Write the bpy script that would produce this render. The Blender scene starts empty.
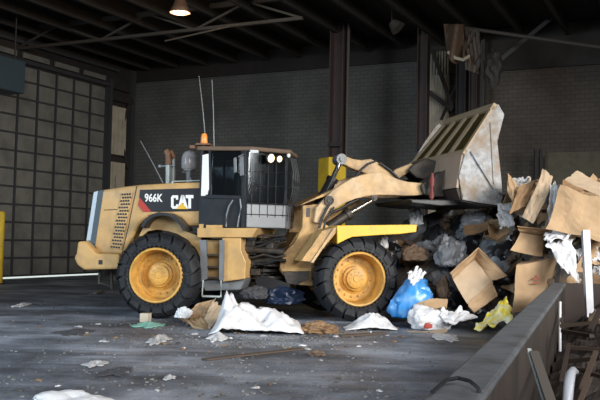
import bpy, bmesh, math, random
from mathutils import Vector, Matrix, noise, Euler
V = Vector
random.seed(7)
scene = bpy.context.scene
COL = scene.collection
rad = math.radians

# ------------------------------------------------------------------ camera
FPX = 833.0
TH, RO = math.atan(38.5 / FPX), rad(1.2)
EYE = V((0, 0, 1.55))
RIGHT = V((math.cos(RO), -math.sin(RO) * math.sin(TH), math.sin(RO) * math.cos(TH)))
UP = V((-math.sin(RO), -math.cos(RO) * math.sin(TH), math.cos(RO) * math.cos(TH)))
FWD = V((0, math.cos(TH), math.sin(TH)))
cam_d = bpy.data.cameras.new('camera')
cam_d.sensor_width = 36
cam_d.lens = 36 * FPX / 600
cam_d.clip_end = 200
cam_d.dof.use_dof = False
cam = bpy.data.objects.new('camera', cam_d)
COL.objects.link(cam)
cam.matrix_world = Matrix((
    (RIGHT.x, UP.x, -FWD.x, EYE.x), (RIGHT.y, UP.y, -FWD.y, EYE.y),
    (RIGHT.z, UP.z, -FWD.z, EYE.z), (0, 0, 0, 1)))
scene.camera = cam


def ray(px, py):
    return FWD + RIGHT * ((px - 300) / FPX) + UP * ((200 - py) / FPX)


def at(px, py, Y):
    d = ray(px, py)
    return EYE + d * (Y / d.y)


def ground(px, py, z=0.0):
    d = ray(px, py)
    return EYE + d * ((z - EYE.z) / d.z)


def onplane(px, py, o, n):
    d = ray(px, py)
    return EYE + d * ((o - EYE).dot(n) / d.dot(n))


# ------------------------------------------------------------------ materials
def mat(name, col, rough=0.6, metal=0.0, dirt=None, damt=0.5, dscale=4.0, bump=0.0, bscale=20.0,
        col2=None, c2scale=2.0, c2amt=0.5, spec=0.5, emit=None, estr=0.0, alpha=1.0, transm=0.0, coat=0.0, stretch=None):
    m = bpy.data.materials.new(name)
    m.use_nodes = True
    nt = m.node_tree
    N, L = nt.nodes, nt.links
    b = N['Principled BSDF']
    b.inputs['Base Color'].default_value = (*col, 1)
    b.inputs['Roughness'].default_value = rough
    b.inputs['Metallic'].default_value = metal
    b.inputs['Specular IOR Level'].default_value = spec
    b.inputs['Alpha'].default_value = alpha
    b.inputs['Transmission Weight'].default_value = transm
    b.inputs['Coat Weight'].default_value = coat
    if emit:
        b.inputs['Emission Color'].default_value = (*emit, 1)
        b.inputs['Emission Strength'].default_value = estr
    tc = N.new('ShaderNodeTexCoord')
    src = tc.outputs['Object']
    if stretch:
        mp = N.new('ShaderNodeMapping')
        mp.inputs['Scale'].default_value = stretch
        L.new(src, mp.inputs['Vector'])
        src = mp.outputs['Vector']

    def nz(scale, detail=6, rough_=0.6):
        n = N.new('ShaderNodeTexNoise')
        n.inputs['Scale'].default_value = scale
        n.inputs['Detail'].default_value = detail
        n.inputs['Roughness'].default_value = rough_
        L.new(src, n.inputs['Vector'])
        return n

    cur = None
    for c, sc_, amt, lo, hi in ((col2, c2scale, c2amt, .4, .62), (dirt, dscale, damt, .42, .68)):
        if c is None:
            continue
        n = nz(sc_)
        r = N.new('ShaderNodeMapRange')
        r.inputs[1].default_value, r.inputs[2].default_value = lo, hi
        r.inputs[3].default_value, r.inputs[4].default_value = 0, amt
        L.new(n.outputs['Fac'], r.inputs[0])
        mx = N.new('ShaderNodeMix')
        mx.data_type = 'RGBA'
        if cur is None:
            mx.inputs[6].default_value = (*col, 1)
        else:
            L.new(cur, mx.inputs[6])
        mx.inputs[7].default_value = (*c, 1)
        L.new(r.outputs[0], mx.inputs[0])
        cur = mx.outputs[2]
    if cur is not None:
        L.new(cur, b.inputs['Base Color'])
    if bump > 0:
        n = nz(bscale, 8)
        bp = N.new('ShaderNodeBump')
        bp.inputs['Strength'].default_value = bump
        bp.inputs['Distance'].default_value = 0.02
        L.new(n.outputs['Fac'], bp.inputs['Height'])
        L.new(bp.outputs[0], b.inputs['Normal'])
    return m


M = {}
M['body'] = mat('dusty_yellow_paint', (.56, .34, .125), .36, dirt=(.26, .18, .10), damt=.55, dscale=3, bump=.08, col2=(.62, .42, .2), c2scale=1.2)
M['bodyclean'] = mat('yellow_paint', (.78, .47, .03), .45, dirt=(.42, .27, .08), damt=.35, dscale=5)
M['frame'] = mat('worn_yellow_frame', (.56, .34, .125), .6, dirt=(.17, .115, .07), damt=.8, dscale=3.5, bump=.15)
M['boom'] = mat('dusty_boom_paint', (.60, .39, .185), .6, dirt=(.28, .195, .115), damt=.8, dscale=3.5, bump=.2, col2=(.64, .47, .29), c2scale=2.5, c2amt=.8)
M['rim'] = mat('rim_yellow', (.66, .36, .075), .5, dirt=(.30, .18, .06), damt=.7, dscale=6, bump=.05)
M['rubber'] = mat('tyre_rubber', (.011, .012, .0145), .6, spec=.35, dirt=(.035, .035, .038), damt=.4, dscale=6, bump=.2, bscale=30)
M['black'] = mat('black_paint', (.012, .013, .016), .45, dirt=(.04, .037, .033), damt=.5, dscale=5)
M['decal'] = mat('black_decal', (.012, .012, .015), .4)
M['red'] = mat('red_decal', (.42, .035, .02), .5)
M['redpaint'] = mat('red_paint', (.20, .028, .026), .5, dirt=(.12, .04, .03), damt=.6)
M['white'] = mat('white_lettering', (.82, .82, .80), .5)
M['grey'] = mat('grey_metal', (.19, .20, .21), .5, metal=.3, dirt=(.10, .09, .08), damt=.5)
M['darkmetal'] = mat('dark_greasy_metal', (.03, .028, .026), .5, metal=.3, dirt=(.10, .07, .045), damt=.6, dscale=7, bump=.3)
M['chrome'] = mat('chrome_rod', (.85, .85, .87), .15, metal=1.0)
M['silver'] = mat('silver_trim', (.42, .47, .52), .4, metal=.3)
M['pipe'] = mat('galvanised_pipe', (.44, .49, .47), .42, metal=.15, dirt=(.22, .22, .2), damt=.4)
M['rust'] = mat('rusty_tip', (.24, .13, .075), .6, metal=.3, dirt=(.16, .08, .05), damt=.6)
M['cabdark'] = mat('cab_dark_panel', (.022, .026, .032), .3, dirt=(.05, .05, .05), damt=.4)
M['cabgrey'] = mat('cab_grey_panel', (.20, .215, .23), .32, metal=.2, dirt=(.13, .125, .12), damt=.3)
M['cabwhite'] = mat('white_cab_panel', (.80, .80, .78), .4)
M['roof'] = mat('dusty_cab_roof', (.16, .105, .07), .7, dirt=(.08, .06, .045), damt=.5)
M['amber'] = mat('amber_lens', (.75, .28, .06), .3, emit=(1, .35, .06), estr=.25)
M['dome'] = mat('smoky_clear_plastic', (.62, .60, .60), .15, alpha=.5)
M['lamp_on'] = mat('lit_work_lamp', (1, .9, .7), .3, emit=(1, .62, .28), estr=2.6)
M['lamp_off'] = mat('unlit_lamp_lens', (.75, .76, .75), .15)
M['bucket'] = mat('dusty_bucket_steel', (.40, .30, .19), .65, metal=.1, dirt=(.40, .30, .19), damt=.8, dscale=3, bump=.2)
M['bucketplate'] = mat('scraped_bucket_plate', (.40, .41, .42), .62, metal=.1, dirt=(.24, .165, .095), damt=.95, dscale=1.6, bump=.25, bscale=12, col2=(.22, .215, .21), c2scale=9, c2amt=.8)
M['bucketback'] = mat('smooth_dusty_steel', (.40, .30, .225), .6, dirt=(.28, .2, .14), damt=.5, dscale=1.5)
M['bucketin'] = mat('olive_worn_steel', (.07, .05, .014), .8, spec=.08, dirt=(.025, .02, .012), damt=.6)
M['steel'] = mat('dull_building_steel', (.026, .022, .021), .65, dirt=(.045, .03, .024), damt=.6, dscale=3)
M['steelred'] = mat('oxide_red_steel', (.06, .036, .033), .6, dirt=(.04, .03, .026), damt=.6, dscale=3)
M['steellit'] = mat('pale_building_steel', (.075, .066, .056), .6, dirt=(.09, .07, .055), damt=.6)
M['cladding'] = mat('pale_cladding', (.50, .44, .34), .65, dirt=(.26, .21, .15), damt=.5, dscale=2)
M['tarp'] = mat('brown_hanging_sheet', (.15, .095, .06), .7, dirt=(.10, .06, .04), damt=.6)
M['doorp'] = mat('door_panel_grey', (.20, .19, .165), .6, dirt=(.095, .09, .085), damt=.7, dscale=1.4)
M['doorr'] = mat('door_rail_dark', (.045, .045, .048), .6)
M['gap'] = mat('daylight_gap', (.8, .85, .82), .5, emit=(.85, .95, .9), estr=.75)
M['card'] = mat('brown_cardboard', (.41, .275, .155), .8, dirt=(.27, .16, .08), damt=.5, dscale=5, bump=.05)
M['cardlight'] = mat('pale_cardboard', (.46, .35, .24), .8, dirt=(.36, .25, .15), damt=.5, dscale=5, bump=.05)
M['carddark'] = mat('damp_shaded_cardboard', (.30, .18, .09), .85, dirt=(.15, .09, .05), damt=.7, dscale=5)
M['wp'] = mat('white_plastic_film', (.68, .68, .70), .4, dirt=(.5, .49, .47), damt=.45, dscale=6, bump=.15, bscale=14)
M['wpd'] = mat('dirty_white_film', (.50, .50, .51), .45, dirt=(.26, .24, .22), damt=.6, dscale=8, bump=.2, bscale=14)
M['blue'] = mat('blue_plastic_bag', (.03, .27, .70), .3, dirt=(.35, .55, .75), damt=.45, dscale=5, bump=.15, bscale=14)
M['navy'] = mat('dark_blue_plastic', (.012, .022, .05), .3, bump=.2)
M['blackbag'] = mat('black_bin_bag', (.018, .018, .021), .28, bump=.25, bscale=14)
M['greybag'] = mat('grey_plastic_sack', (.21, .215, .23), .4, dirt=(.09, .085, .08), damt=.6, bump=.25, bscale=12)
M['brownrag'] = mat('brown_rag', (.19, .125, .08), .85, dirt=(.06, .04, .03), damt=.7, bump=.3)
M['yel'] = mat('yellow_wrapper', (.85, .68, .03), .4, col2=(.85, .84, .8), c2scale=5, c2amt=1.0)
M['green'] = mat('green_netting', (.16, .42, .33), .7, dirt=(.4, .55, .5), damt=.6, dscale=9)
M['darkrag'] = mat('dark_grey_rag', (.055, .055, .062), .8, bump=.3)
M['redbit'] = mat('red_scrap', (.42, .07, .05), .6)
M['wood'] = mat('weathered_wood', (.075, .053, .04), .75, dirt=(.09, .055, .035), damt=.7, stretch=(1, 8, 1), dscale=3)
M['rusty'] = mat('rusty_scrap_steel', (.05, .034, .027), .65, metal=.2, dirt=(.035, .026, .022), damt=.7)
M['whitepipe'] = mat('white_plastic_profile', (.60, .60, .64), .4, dirt=(.45, .44, .42), damt=.5)
M['yellowpost'] = mat('yellow_safety_paint', (.88, .58, .03), .55, dirt=(.45, .30, .08), damt=.5, dscale=2)
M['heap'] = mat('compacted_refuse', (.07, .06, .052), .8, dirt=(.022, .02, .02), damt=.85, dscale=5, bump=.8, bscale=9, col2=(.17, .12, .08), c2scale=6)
M['litter'] = mat('floor_litter', (.24, .235, .225), .8, col2=(.07, .06, .05), c2scale=1.5, c2amt=1)
M['band'] = mat('dark_brown_band', (.052, .042, .035), .75, dirt=(.035, .028, .024), damt=.6)
M['joist'] = mat('roof_joist_steel', (.042, .036, .031), .65, dirt=(.025, .02, .018), damt=.6)
M['olive'] = mat('olive_plate', (.15, .125, .08), .7, dirt=(.075, .06, .04), damt=.5)
M['bluebox'] = mat('blue_grey_sheet_metal', (.05, .075, .09), .5)


def brick_mat(name, c1, c2, mortar):
    m = bpy.data.materials.new(name)
    m.use_nodes = True
    N, L = m.node_tree.nodes, m.node_tree.links
    b = N['Principled BSDF']
    b.inputs['Roughness'].default_value = .8
    tc = N.new('ShaderNodeTexCoord')
    sx = N.new('ShaderNodeSeparateXYZ')
    cx = N.new('ShaderNodeCombineXYZ')
    L.new(tc.outputs['Object'], sx.inputs[0])
    L.new(sx.outputs[0], cx.inputs[0])
    L.new(sx.outputs[2], cx.inputs[1])
    br = N.new('ShaderNodeTexBrick')
    br.inputs['Scale'].default_value = 1.0
    br.inputs['Brick Width'].default_value = .3
    br.inputs['Row Height'].default_value = .14
    br.inputs['Mortar Size'].default_value = .013
    br.inputs['Color1'].default_value = (*c1, 1)
    br.inputs['Color2'].default_value = (*c2, 1)
    br.inputs['Mortar'].default_value = (*mortar, 1)
    L.new(cx.outputs[0], br.inputs['Vector'])
    n = N.new('ShaderNodeTexNoise')
    n.inputs['Scale'].default_value = .5
    n.inputs['Detail'].default_value = 6
    L.new(tc.outputs['Object'], n.inputs['Vector'])
    r = N.new('ShaderNodeMapRange')
    r.inputs[1].default_value, r.inputs[2].default_value = .35, .7
    r.inputs[3].default_value, r.inputs[4].default_value = .65, 1.2
    L.new(n.outputs['Fac'], r.inputs[0])
    mx = N.new('ShaderNodeMix')
    mx.data_type = 'RGBA'
    mx.blend_type = 'MULTIPLY'
    mx.inputs[0].default_value = 1
    L.new(br.outputs['Color'], mx.inputs[6])
    L.new(r.outputs[0], mx.inputs[7])
    L.new(mx.outputs[2], b.inputs['Base Color'])
    return m


M['brick'] = brick_mat('grey_block_wall', (.135, .137, .126), (.115, .118, .11), (.085, .086, .08))
M['brickbrown'] = brick_mat('brown_block_wall', (.16, .128, .10), (.135, .108, .086), (.10, .08, .064))


def floor_mat():
    m = bpy.data.materials.new('stained_asphalt_floor')
    m.use_nodes = True
    N, L = m.node_tree.nodes, m.node_tree.links
    b = N['Principled BSDF']
    tc = N.new('ShaderNodeTexCoord')

    def nz(scale, stretch=(1, 1, 1), rot=0, detail=8):
        mp = N.new('ShaderNodeMapping')
        mp.inputs['Scale'].default_value = stretch
        mp.inputs['Rotation'].default_value = (0, 0, rot)
        L.new(tc.outputs['Object'], mp.inputs[0])
        n = N.new('ShaderNodeTexNoise')
        n.inputs['Scale'].default_value = scale
        n.inputs['Detail'].default_value = detail
        n.inputs['Roughness'].default_value = .65
        L.new(mp.outputs[0], n.inputs['Vector'])
        return n

    def ramp(n, stops):
        r = N.new('ShaderNodeValToRGB')
        els = r.color_ramp.elements
        while len(els) < len(stops):
            els.new(.5)
        for e, (p, c) in zip(els, stops):
            e.position = p
            e.color = (*c, 1)
        L.new(n.outputs['Fac'], r.inputs[0])
        return r

    def mix(a, bb, mode, fac=1.0):
        x = N.new('ShaderNodeMix')
        x.data_type = 'RGBA'
        x.blend_type = mode
        x.inputs[0].default_value = fac
        L.new(a, x.inputs[6])
        L.new(bb, x.inputs[7])
        return x.outputs[2]

    base = ramp(nz(.5), [(.38, (.08, .088, .105)), (.5, (.20, .217, .258)), (.62, (.40, .43, .50))])
    streak = ramp(nz(.55, (.35, 1.7, 1), rad(-20)), [(.34, (.42, .42, .43)), (.5, (1, 1, 1)), (.7, (1.0, 1.0, 1.0))])
    streak2 = ramp(nz(.9, (.25, 2.2, 1), rad(10)), [(.35, (.72, .72, .72)), (.55, (1, 1, 1)), (.75, (1, .99, .97))])
    grit = ramp(nz(26), [(.3, (.62, .62, .62)), (.55, (.98, .98, .98)), (.74, (1, .98, .94))])
    c = mix(base.outputs[0], streak.outputs[0], 'MULTIPLY')
    c = mix(c, streak2.outputs[0], 'MULTIPLY')
    c = mix(c, grit.outputs[0], 'MULTIPLY')
    L.new(c, b.inputs['Base Color'])
    rr = N.new('ShaderNodeMapRange')
    rr.inputs[1].default_value, rr.inputs[2].default_value = .35, .65
    rr.inputs[3].default_value, rr.inputs[4].default_value = .38, .68
    L.new(nz(1.2, (.4, 1.6, 1), rad(-15)).outputs['Fac'], rr.inputs[0])
    L.new(rr.outputs[0], b.inputs['Roughness'])
    bp = N.new('ShaderNodeBump')
    bp.inputs['Strength'].default_value = .5
    bp.inputs['Distance'].default_value = .02
    L.new(nz(16).outputs['Fac'], bp.inputs['Height'])
    L.new(bp.outputs[0], b.inputs['Normal'])
    return m


M['floor'] = floor_mat()


def glass_mat(name, tint, gloss=.25):
    m = bpy.data.materials.new(name)
    m.use_nodes = True
    N, L = m.node_tree.nodes, m.node_tree.links
    N.remove(N['Principled BSDF'])
    out = N['Material Output']
    t = N.new('ShaderNodeBsdfTransparent')
    t.inputs[0].default_value = (*tint, 1)
    g = N.new('ShaderNodeBsdfGlossy')
    g.inputs['Roughness'].default_value = .06
    g.inputs[0].default_value = (.9, .95, 1, 1)
    fr = N.new('ShaderNodeFresnel')
    fr.inputs[0].default_value = 1.5
    ad = N.new('ShaderNodeMath')
    ad.operation = 'ADD'
    ad.use_clamp = True
    ad.inputs[1].default_value = gloss
    L.new(fr.outputs[0], ad.inputs[0])
    mx = N.new('ShaderNodeMixShader')
    L.new(ad.outputs[0], mx.inputs[0])
    L.new(t.outputs[0], mx.inputs[1])
    L.new(g.outputs[0], mx.inputs[2])
    L.new(mx.outputs[0], out.inputs[0])
    return m


M['glass'] = glass_mat('tinted_cab_glass', (.45, .5, .52), .10)
M['film'] = mat('clear_plastic_scrap', (.75, .77, .78), .25, alpha=.75)


# ------------------------------------------------------------------ mesh builder
class MB:
    def __init__(s):
        s.bm = bmesh.new()
        s.mi = 0

    def _f(s, vs):
        try:
            f = s.bm.faces.new(vs)
            f.material_index = s.mi
            return f
        except ValueError:
            return None

    def prism(s, pts, vec):
        a = [s.bm.verts.new(p) for p in pts]
        b = [s.bm.verts.new(V(p) + V(vec)) for p in pts]
        n = len(pts)
        s._f(a)
        s._f(b[::-1])
        for i in range(n):
            s._f((a[i], b[i], b[(i + 1) % n], a[(i + 1) % n]))
        return s

    def loft(s, A, B):
        a = [s.bm.verts.new(p) for p in A]
        b = [s.bm.verts.new(p) for p in B]
        n = len(A)
        s._f(a)
        s._f(b[::-1])
        for i in range(n):
            s._f((a[i], b[i], b[(i + 1) % n], a[(i + 1) % n]))
        return s

    def box(s, c, x, y, z):
        c, x, y, z = V(c), V(x), V(y), V(z)
        return s.prism([c - x - y - z, c + x - y - z, c + x + y - z, c - x + y - z], z * 2)

    def aabb(s, lo, hi):
        lo, hi = V(lo), V(hi)
        c, h = (lo + hi) / 2, (hi - lo) / 2
        return s.box(c, (h.x, 0, 0), (0, h.y, 0), (0, 0, h.z))

    def bar(s, p, q, w, h, up=V((0, 0, 1))):
        p, q = V(p), V(q)
        d = (q - p)
        l = d.length
        d.normalize()
        sd = d.cross(up)
        if sd.length < 1e-4:
            sd = d.cross(V((1, 0, 0)))
        sd.normalize()
        u = sd.cross(d)
        return s.box((p + q) / 2, d * l / 2, sd * w / 2, u * h / 2)

    def path(s, pts, r, n=8):
        pts = [V(p) for p in pts]
        rings = []
        for i, p in enumerate(pts):
            d = (pts[min(i + 1, len(pts) - 1)] - pts[max(i - 1, 0)]).normalized()
            a = d.cross(V((0, 0, 1)))
            if a.length < .05:
                a = d.cross(V((1, 0, 0)))
            a.normalize()
            b = d.cross(a)
            rr = r[i] if isinstance(r, (list, tuple)) else r
            rings.append([s.bm.verts.new(p + (a * math.cos(t) + b * math.sin(t)) * rr) for t in [2 * math.pi * k / n for k in range(n)]])
        for A, B in zip(rings, rings[1:]):
            for k in range(n):
                s._f((A[k], A[(k + 1) % n], B[(k + 1) % n], B[k]))
        s._f(rings[0][::-1])
        s._f(rings[-1])
        return s

    def tube(s, p, q, r, n=12, r2=None):
        return s.path([p, q], [r, r if r2 is None else r2], n)

    def lathe(s, prof, o=V((0, 0, 0)), ax=V((0, 1, 0)), n=32, cap=True):
        ax = V(ax).normalized()
        a = ax.cross(V((0, 0, 1)))
        if a.length < .05:
            a = ax.cross(V((1, 0, 0)))
        a.normalize()
        b = ax.cross(a)
        rings = []
        for r, h in prof:
            rings.append([s.bm.verts.new(V(o) + ax * h + (a * math.cos(t) + b * math.sin(t)) * r) for t in [2 * math.pi * k / n for k in range(n)]])
        for A, B in zip(rings, rings[1:]):
            for k in range(n):
                s._f((A[k], A[(k + 1) % n], B[(k + 1) % n], B[k]))
        if cap:
            s._f(rings[0][::-1])
            s._f(rings[-1])
        return s

    def grid(s, fn, nu, nv):
        g = [[s.bm.verts.new(fn(i / nu, j / nv)) for j in range(nv + 1)] for i in range(nu + 1)]
        for i in range(nu):
            for j in range(nv):
                s._f((g[i][j], g[i + 1][j], g[i + 1][j + 1], g[i][j + 1]))
        return s

    def mesh(s, name, smooth=False):
        bmesh.ops.recalc_face_normals(s.bm, faces=s.bm.faces[:])
        me = bpy.data.meshes.new(name)
        s.bm.to_mesh(me)
        s.bm.free()
        if smooth:
            for p in me.polygons:
                p.use_smooth = True
        return me


def add_mods(o, bevel=0, solid=0, smooth_ang=None):
    if solid:
        md = o.modifiers.new('solid', 'SOLIDIFY')
        md.thickness = solid
        md.offset = 0
    if bevel:
        md = o.modifiers.new('bevel', 'BEVEL')
        md.width = bevel
        md.segments = 2
        md.limit_method = 'ANGLE'
        md.angle_limit = rad(40)
    if smooth_ang:
        me = o.data
        for p in me.polygons:
            p.use_smooth = True
        bm = bmesh.new()
        bm.from_mesh(me)
        for e in bm.edges:
            if len(e.link_faces) == 2:
                e.smooth = e.calc_face_angle(0) < rad(smooth_ang)
        bm.to_mesh(me)
        bm.free()


def setp(o, label=None, cat=None, group=None, kind=None):
    for k, v in (('label', label), ('category', cat), ('group', group), ('kind', kind)):
        if v:
            o[k] = v
    return o


def empty(name, loc, label=None, cat=None, group=None):
    o = bpy.data.objects.new(name, None)
    o.empty_display_size = .2
    COL.objects.link(o)
    o.location = loc
    return setp(o, label, cat, group)


def part(name, mb, material, parent, bevel=0, solid=0, smooth=None, label=None, Mx=None, kind=None):
    """mesh built in world coordinates, child of an Empty (root) or of another part"""
    me = mb if isinstance(mb, bpy.types.Mesh) else mb.mesh(name)
    for m_ in (material if isinstance(material, (list, tuple)) else [material]):
        if not me.materials or len(me.materials) < (len(material) if isinstance(material, (list, tuple)) else 1):
            me.materials.append(M[m_])
    o = bpy.data.objects.new(name, me)
    COL.objects.link(o)
    o.parent = parent
    if parent.type == 'EMPTY' and parent.parent is None:
        o.matrix_parent_inverse = (Matrix.Translation(parent.location) @ parent.rotation_euler.to_matrix().to_4x4()).inverted()
    if Mx is not None:
        o.matrix_basis = Mx
    add_mods(o, bevel, solid, smooth)
    return setp(o, label, kind=kind)


def top(name, mb, material, label=None, cat=None, group=None, kind=None, bevel=0, solid=0, smooth=None, recentre=True):
    """single-mesh top level object, origin moved to the base of its bounding box"""
    me = mb if isinstance(mb, bpy.types.Mesh) else mb.mesh(name)
    for m_ in (material if isinstance(material, (list, tuple)) else [material]):
        me.materials.append(M[m_])
    o = bpy.data.objects.new(name, me)
    COL.objects.link(o)
    if recentre:
        xs, ys, zs = zip(*[tuple(v.co) for v in me.vertices])
        c = V(((min(xs) + max(xs)) / 2, (min(ys) + max(ys)) / 2, min(zs)))
        me.transform(Matrix.Translation(-c))
        o.location = c
    add_mods(o, bevel, solid, smooth)
    return setp(o, label, cat, group, kind)


def struct(name, mb, material, **k):
    return top(name, mb, material, kind='structure', **k)


# ================================================================== SETTING
dA = V((.438, .899, 0)).normalized()
dB = V((.899, -.438, 0)).normalized()
C0 = V((-6.85, 33.8, 0))          # far left corner
Z = V((0, 0, 1))


def RM(a, b, z=0):
    """room coordinates: a along the side wall (towards the camera negative), b along the back wall"""
    return C0 + dA * a + dB * b + Z * z


def placed(name, mb, material, ang, loc, **k):
    pass


# floor
fl = MB()
fl.prism([V((-40, -14, -.2)), V((40, -14, -.2)), V((40, 45, -.2)), V((-40, 45, -.2))], (0, 0, .2))
struct('floor', fl, 'floor', recentre=False)


# walls in their own axes so that the block courses follow them
def wall(name, mbuild, material, org, xdir):
    o = struct(name, mbuild, material, recentre=False)
    y = Z.cross(xdir)
    o.matrix_world = Matrix(((xdir.x, y.x, 0, org.x), (xdir.y, y.y, 0, org.y), (0, 0, 1, org.z), (0, 0, 0, 1)))
    return o


w = MB()
w.aabb((0, 0, 0), (12.62, .4, 8.6))
wall('wall_back', w, 'brick', C0, dB)
w = MB()
w.aabb((12.62, 0, 0), (34, .4, 8.6))
wall('wall_back_right', w, 'brickbrown', C0, dB)
# dark steel band above the block work
w = MB()
w.aabb((0, -.12, 7.75), (12.6, 0, 8.6))
wall('trim_1', w, 'steel', C0, dB)
w = MB()
w.aabb((12.6, -.12, 7.2), (34, 0, 8.6))
wall('trim_2', w, 'band', C0, dB)
# left wall: above the door, and beyond it
w = MB()
w.aabb((-42, 0, 7.25), (0, .3, 8.6))
w.aabb((-1.75, 0, 0), (0, .3, 7.3))
wall('wall_left', w, 'steel', C0, dA)
# left door: sectional leaf with a grid of rails
dl0, dl1 = -14.6, -1.75
w = MB()
w.aabb((dl0, .05, .07), (dl1, .15, 7.25))
door = wall('door_1', w, 'doorp', C0, dA)
w = MB()
for k in range(13):
    z = .09 + k * .604
    w.aabb((dl0, -.0, z - .03), (dl1, .05, z + .03))
u = dl1
while u > dl0:
    w.aabb((u - .035, -.01, .07), (u + .035, .05, 7.3))
    u -= .92
part('door_rail', w, 'doorr', door)
w = MB()
w.aabb((dl0, .06, .0), (dl1, .12, .07))
part('bottom_gap', w, 'gap', door)
w = MB()
w.aabb((dl1, -.18, 0), (dl1 + .16, .1, 7.6))
w.aabb((-.35, -.15, 0), (-.12, .05, 8.2))
w.aabb((dl0, -.2, 7.3), (dl1 + .16, .0, 7.42))
w.aabb((dl0, -.2, 7.95), (dl1 + .5, .0, 8.05))
wall('trim_3', w, 'doorr', C0, dA)
w = MB()
u = dl1 - .2
while u > -12:
    w.aabb((u - 1.25, -.12, 7.5), (u, -.05, 7.68))
    u -= 1.55
wall('trim_4', w, 'doorp', C0, dA)
# pale corrugated infill beside the door, with brackets
w = MB()
for zz, hh in ((.2, 2.7), (3.2, 1.2), (4.7, 1.9)):
    for i in range(7):
        w.aabb((-1.5 + i * .13, -.1 - .03 * (i % 2), zz), (-1.38 + i * .13, -.03, zz + hh))
wall('trim_5', w, 'cladding', C0, dA)
w = MB()
w.bar(RM(-1.55, -.05, 6.6), RM(-.4, .1, 4.2), .12, .15)
w.bar(RM(-1.55, -.05, 4.4), RM(-.4, .1, 6.9), .12, .15)
w.bar(RM(-1.55, -.05, 2.9), RM(-.4, .1, 2.9), .15, .22)
w.bar(RM(-1.55, -.05, 4.5), RM(-.4, .1, 4.5), .15, .16)
w.bar(RM(-1.1, -.1, 2.9), RM(-1.1, -.1, 3.9), .35, .3)
w.bar(RM(-1.6, .05, 6.9), RM(-.3, .05, 6.9), .3, .2)
struct('trim_6', w, 'steel')

# ceiling deck (corrugated) and joists
w = MB()
prof = []
w.aabb((-60, -16, 8.62), (60, 46, 8.75))
struct('ceiling', w, 'steel', recentre=False)
k = 7
b0 = -14.0
while b0 < 26:
    w = MB()
    w.bar(RM(-30, b0, 8.2), RM(-.2, b0, 8.2), .12, .045)
    w.bar(RM(-30, b0, 8.6), RM(-.2, b0, 8.6), .14, .05)
    w.bar(RM(-30, b0, 8.4), RM(-.2, b0, 8.4), .03, .4)
    struct('trim_%d' % k, w, 'joist')
    k += 1
    b0 += 1.35
# roof truss parallel to the back wall
tp = at(136, 36, 25.9)
tz = tp.z
w = MB()
tb0, tb1 = -12, 4.3
for i in range(11):
    s0 = tp + dB * (-14 + i * 1.8)
    s1 = s0 + dB * 1.8
    w.bar(s0, s1, .1, .09)
    w.bar(V((s0.x, s0.y, 8.45)), V((s1.x, s1.y, 8.45)), .12, .14)
    if i % 2:
        w.bar(s0, V((s1.x, s1.y, 8.45)), .05, .06)
    else:
        w.bar(V((s0.x, s0.y, 8.45)), s1, .05, .06)
struct('trim_%d' % k, w, 'steellit')
k += 1
# thin tie rod under the roof
w = MB()
w.tube(at(165, 41, 24), at(240, 24, 23), .025, 8)
struct('trim_%d' % k, w, 'steellit')
k += 1
# corrugated deck at the near left, its light put into a paler steel
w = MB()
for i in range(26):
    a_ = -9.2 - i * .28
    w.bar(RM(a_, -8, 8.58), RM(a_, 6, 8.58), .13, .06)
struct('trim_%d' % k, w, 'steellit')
k += 1

# steel columns
def hcolumn(name, px, Y, wd, material, label):
    p = at(px, 240, Y)
    r = empty(name, V((p.x, p.y, 0)), label, 'column')
    x, y = dB, dA
    c = V((p.x, p.y, 0))
    m = MB()
    m.box(c + Z * 4.25 - x * wd * .42, x * .02, y * wd * .4, Z * 4.25)
    m.box(c + Z * 4.25 + x * wd * .42, x * .02, y * wd * .4, Z * 4.25)
    m.box(c + Z * 4.25, x * wd * .42, y * .02, Z * 4.25)
    part('shaft', m, material, r)
    m = MB()
    m.box(c + Z * .03, x * wd * .7, y * wd * .7, Z * .03)
    part('base_plate', m, 'steel', r)
    m = MB()
    m.box(c + Z * 4.55 - y * wd * .42, x * wd * .46, y * .02, Z * .06)
    for q in (-1, 1):
        m.tube(c + Z * 4.55 - y * wd * .42 + x * q * wd * .3, c + Z * 4.55 - y * wd * .52 + x * q * wd * .3, .03, 6)
    part('splice_plate', m, 'steel', r)
    return r, c


col1, cc1 = hcolumn('steel_column', 335.5, 26.5, .52, 'steelred', 'brown steel column rising behind the yellow guard and the loader boom')
m = MB()
m.tube(cc1 + dB * .36 + Z * .0 - dA * .1, cc1 + dB * .36 + Z * 8.4 - dA * .1, .05, 10)
part('conduit', m, 'steellit', col1, label='pale conduit running up the column')
hcolumn('steel_column', 421, 26.6, .36, 'steelred', 'narrower brown steel column left of the pale braced cladding')

# yellow guard round the first column
g0 = cc1
gl = onplane(316, 157, g0 - dA * .62, dA)
m = MB()
gz = gl.z
c0_ = at(327.5, 240, 25.9)
c0_.z = 0
gx, gy = V((math.cos(rad(28)), math.sin(rad(28)), 0)), V((-math.sin(rad(28)), math.cos(rad(28)), 0))
m.box(c0_ + gx * .33 + gy * .36 + Z * gz / 2, gx * .33, gy * .36, Z * gz / 2)
gr = top('column_guard', m, 'yellowpost', 'tall yellow painted guard around the foot of the brown column', 'guard', bevel=.06)

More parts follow.
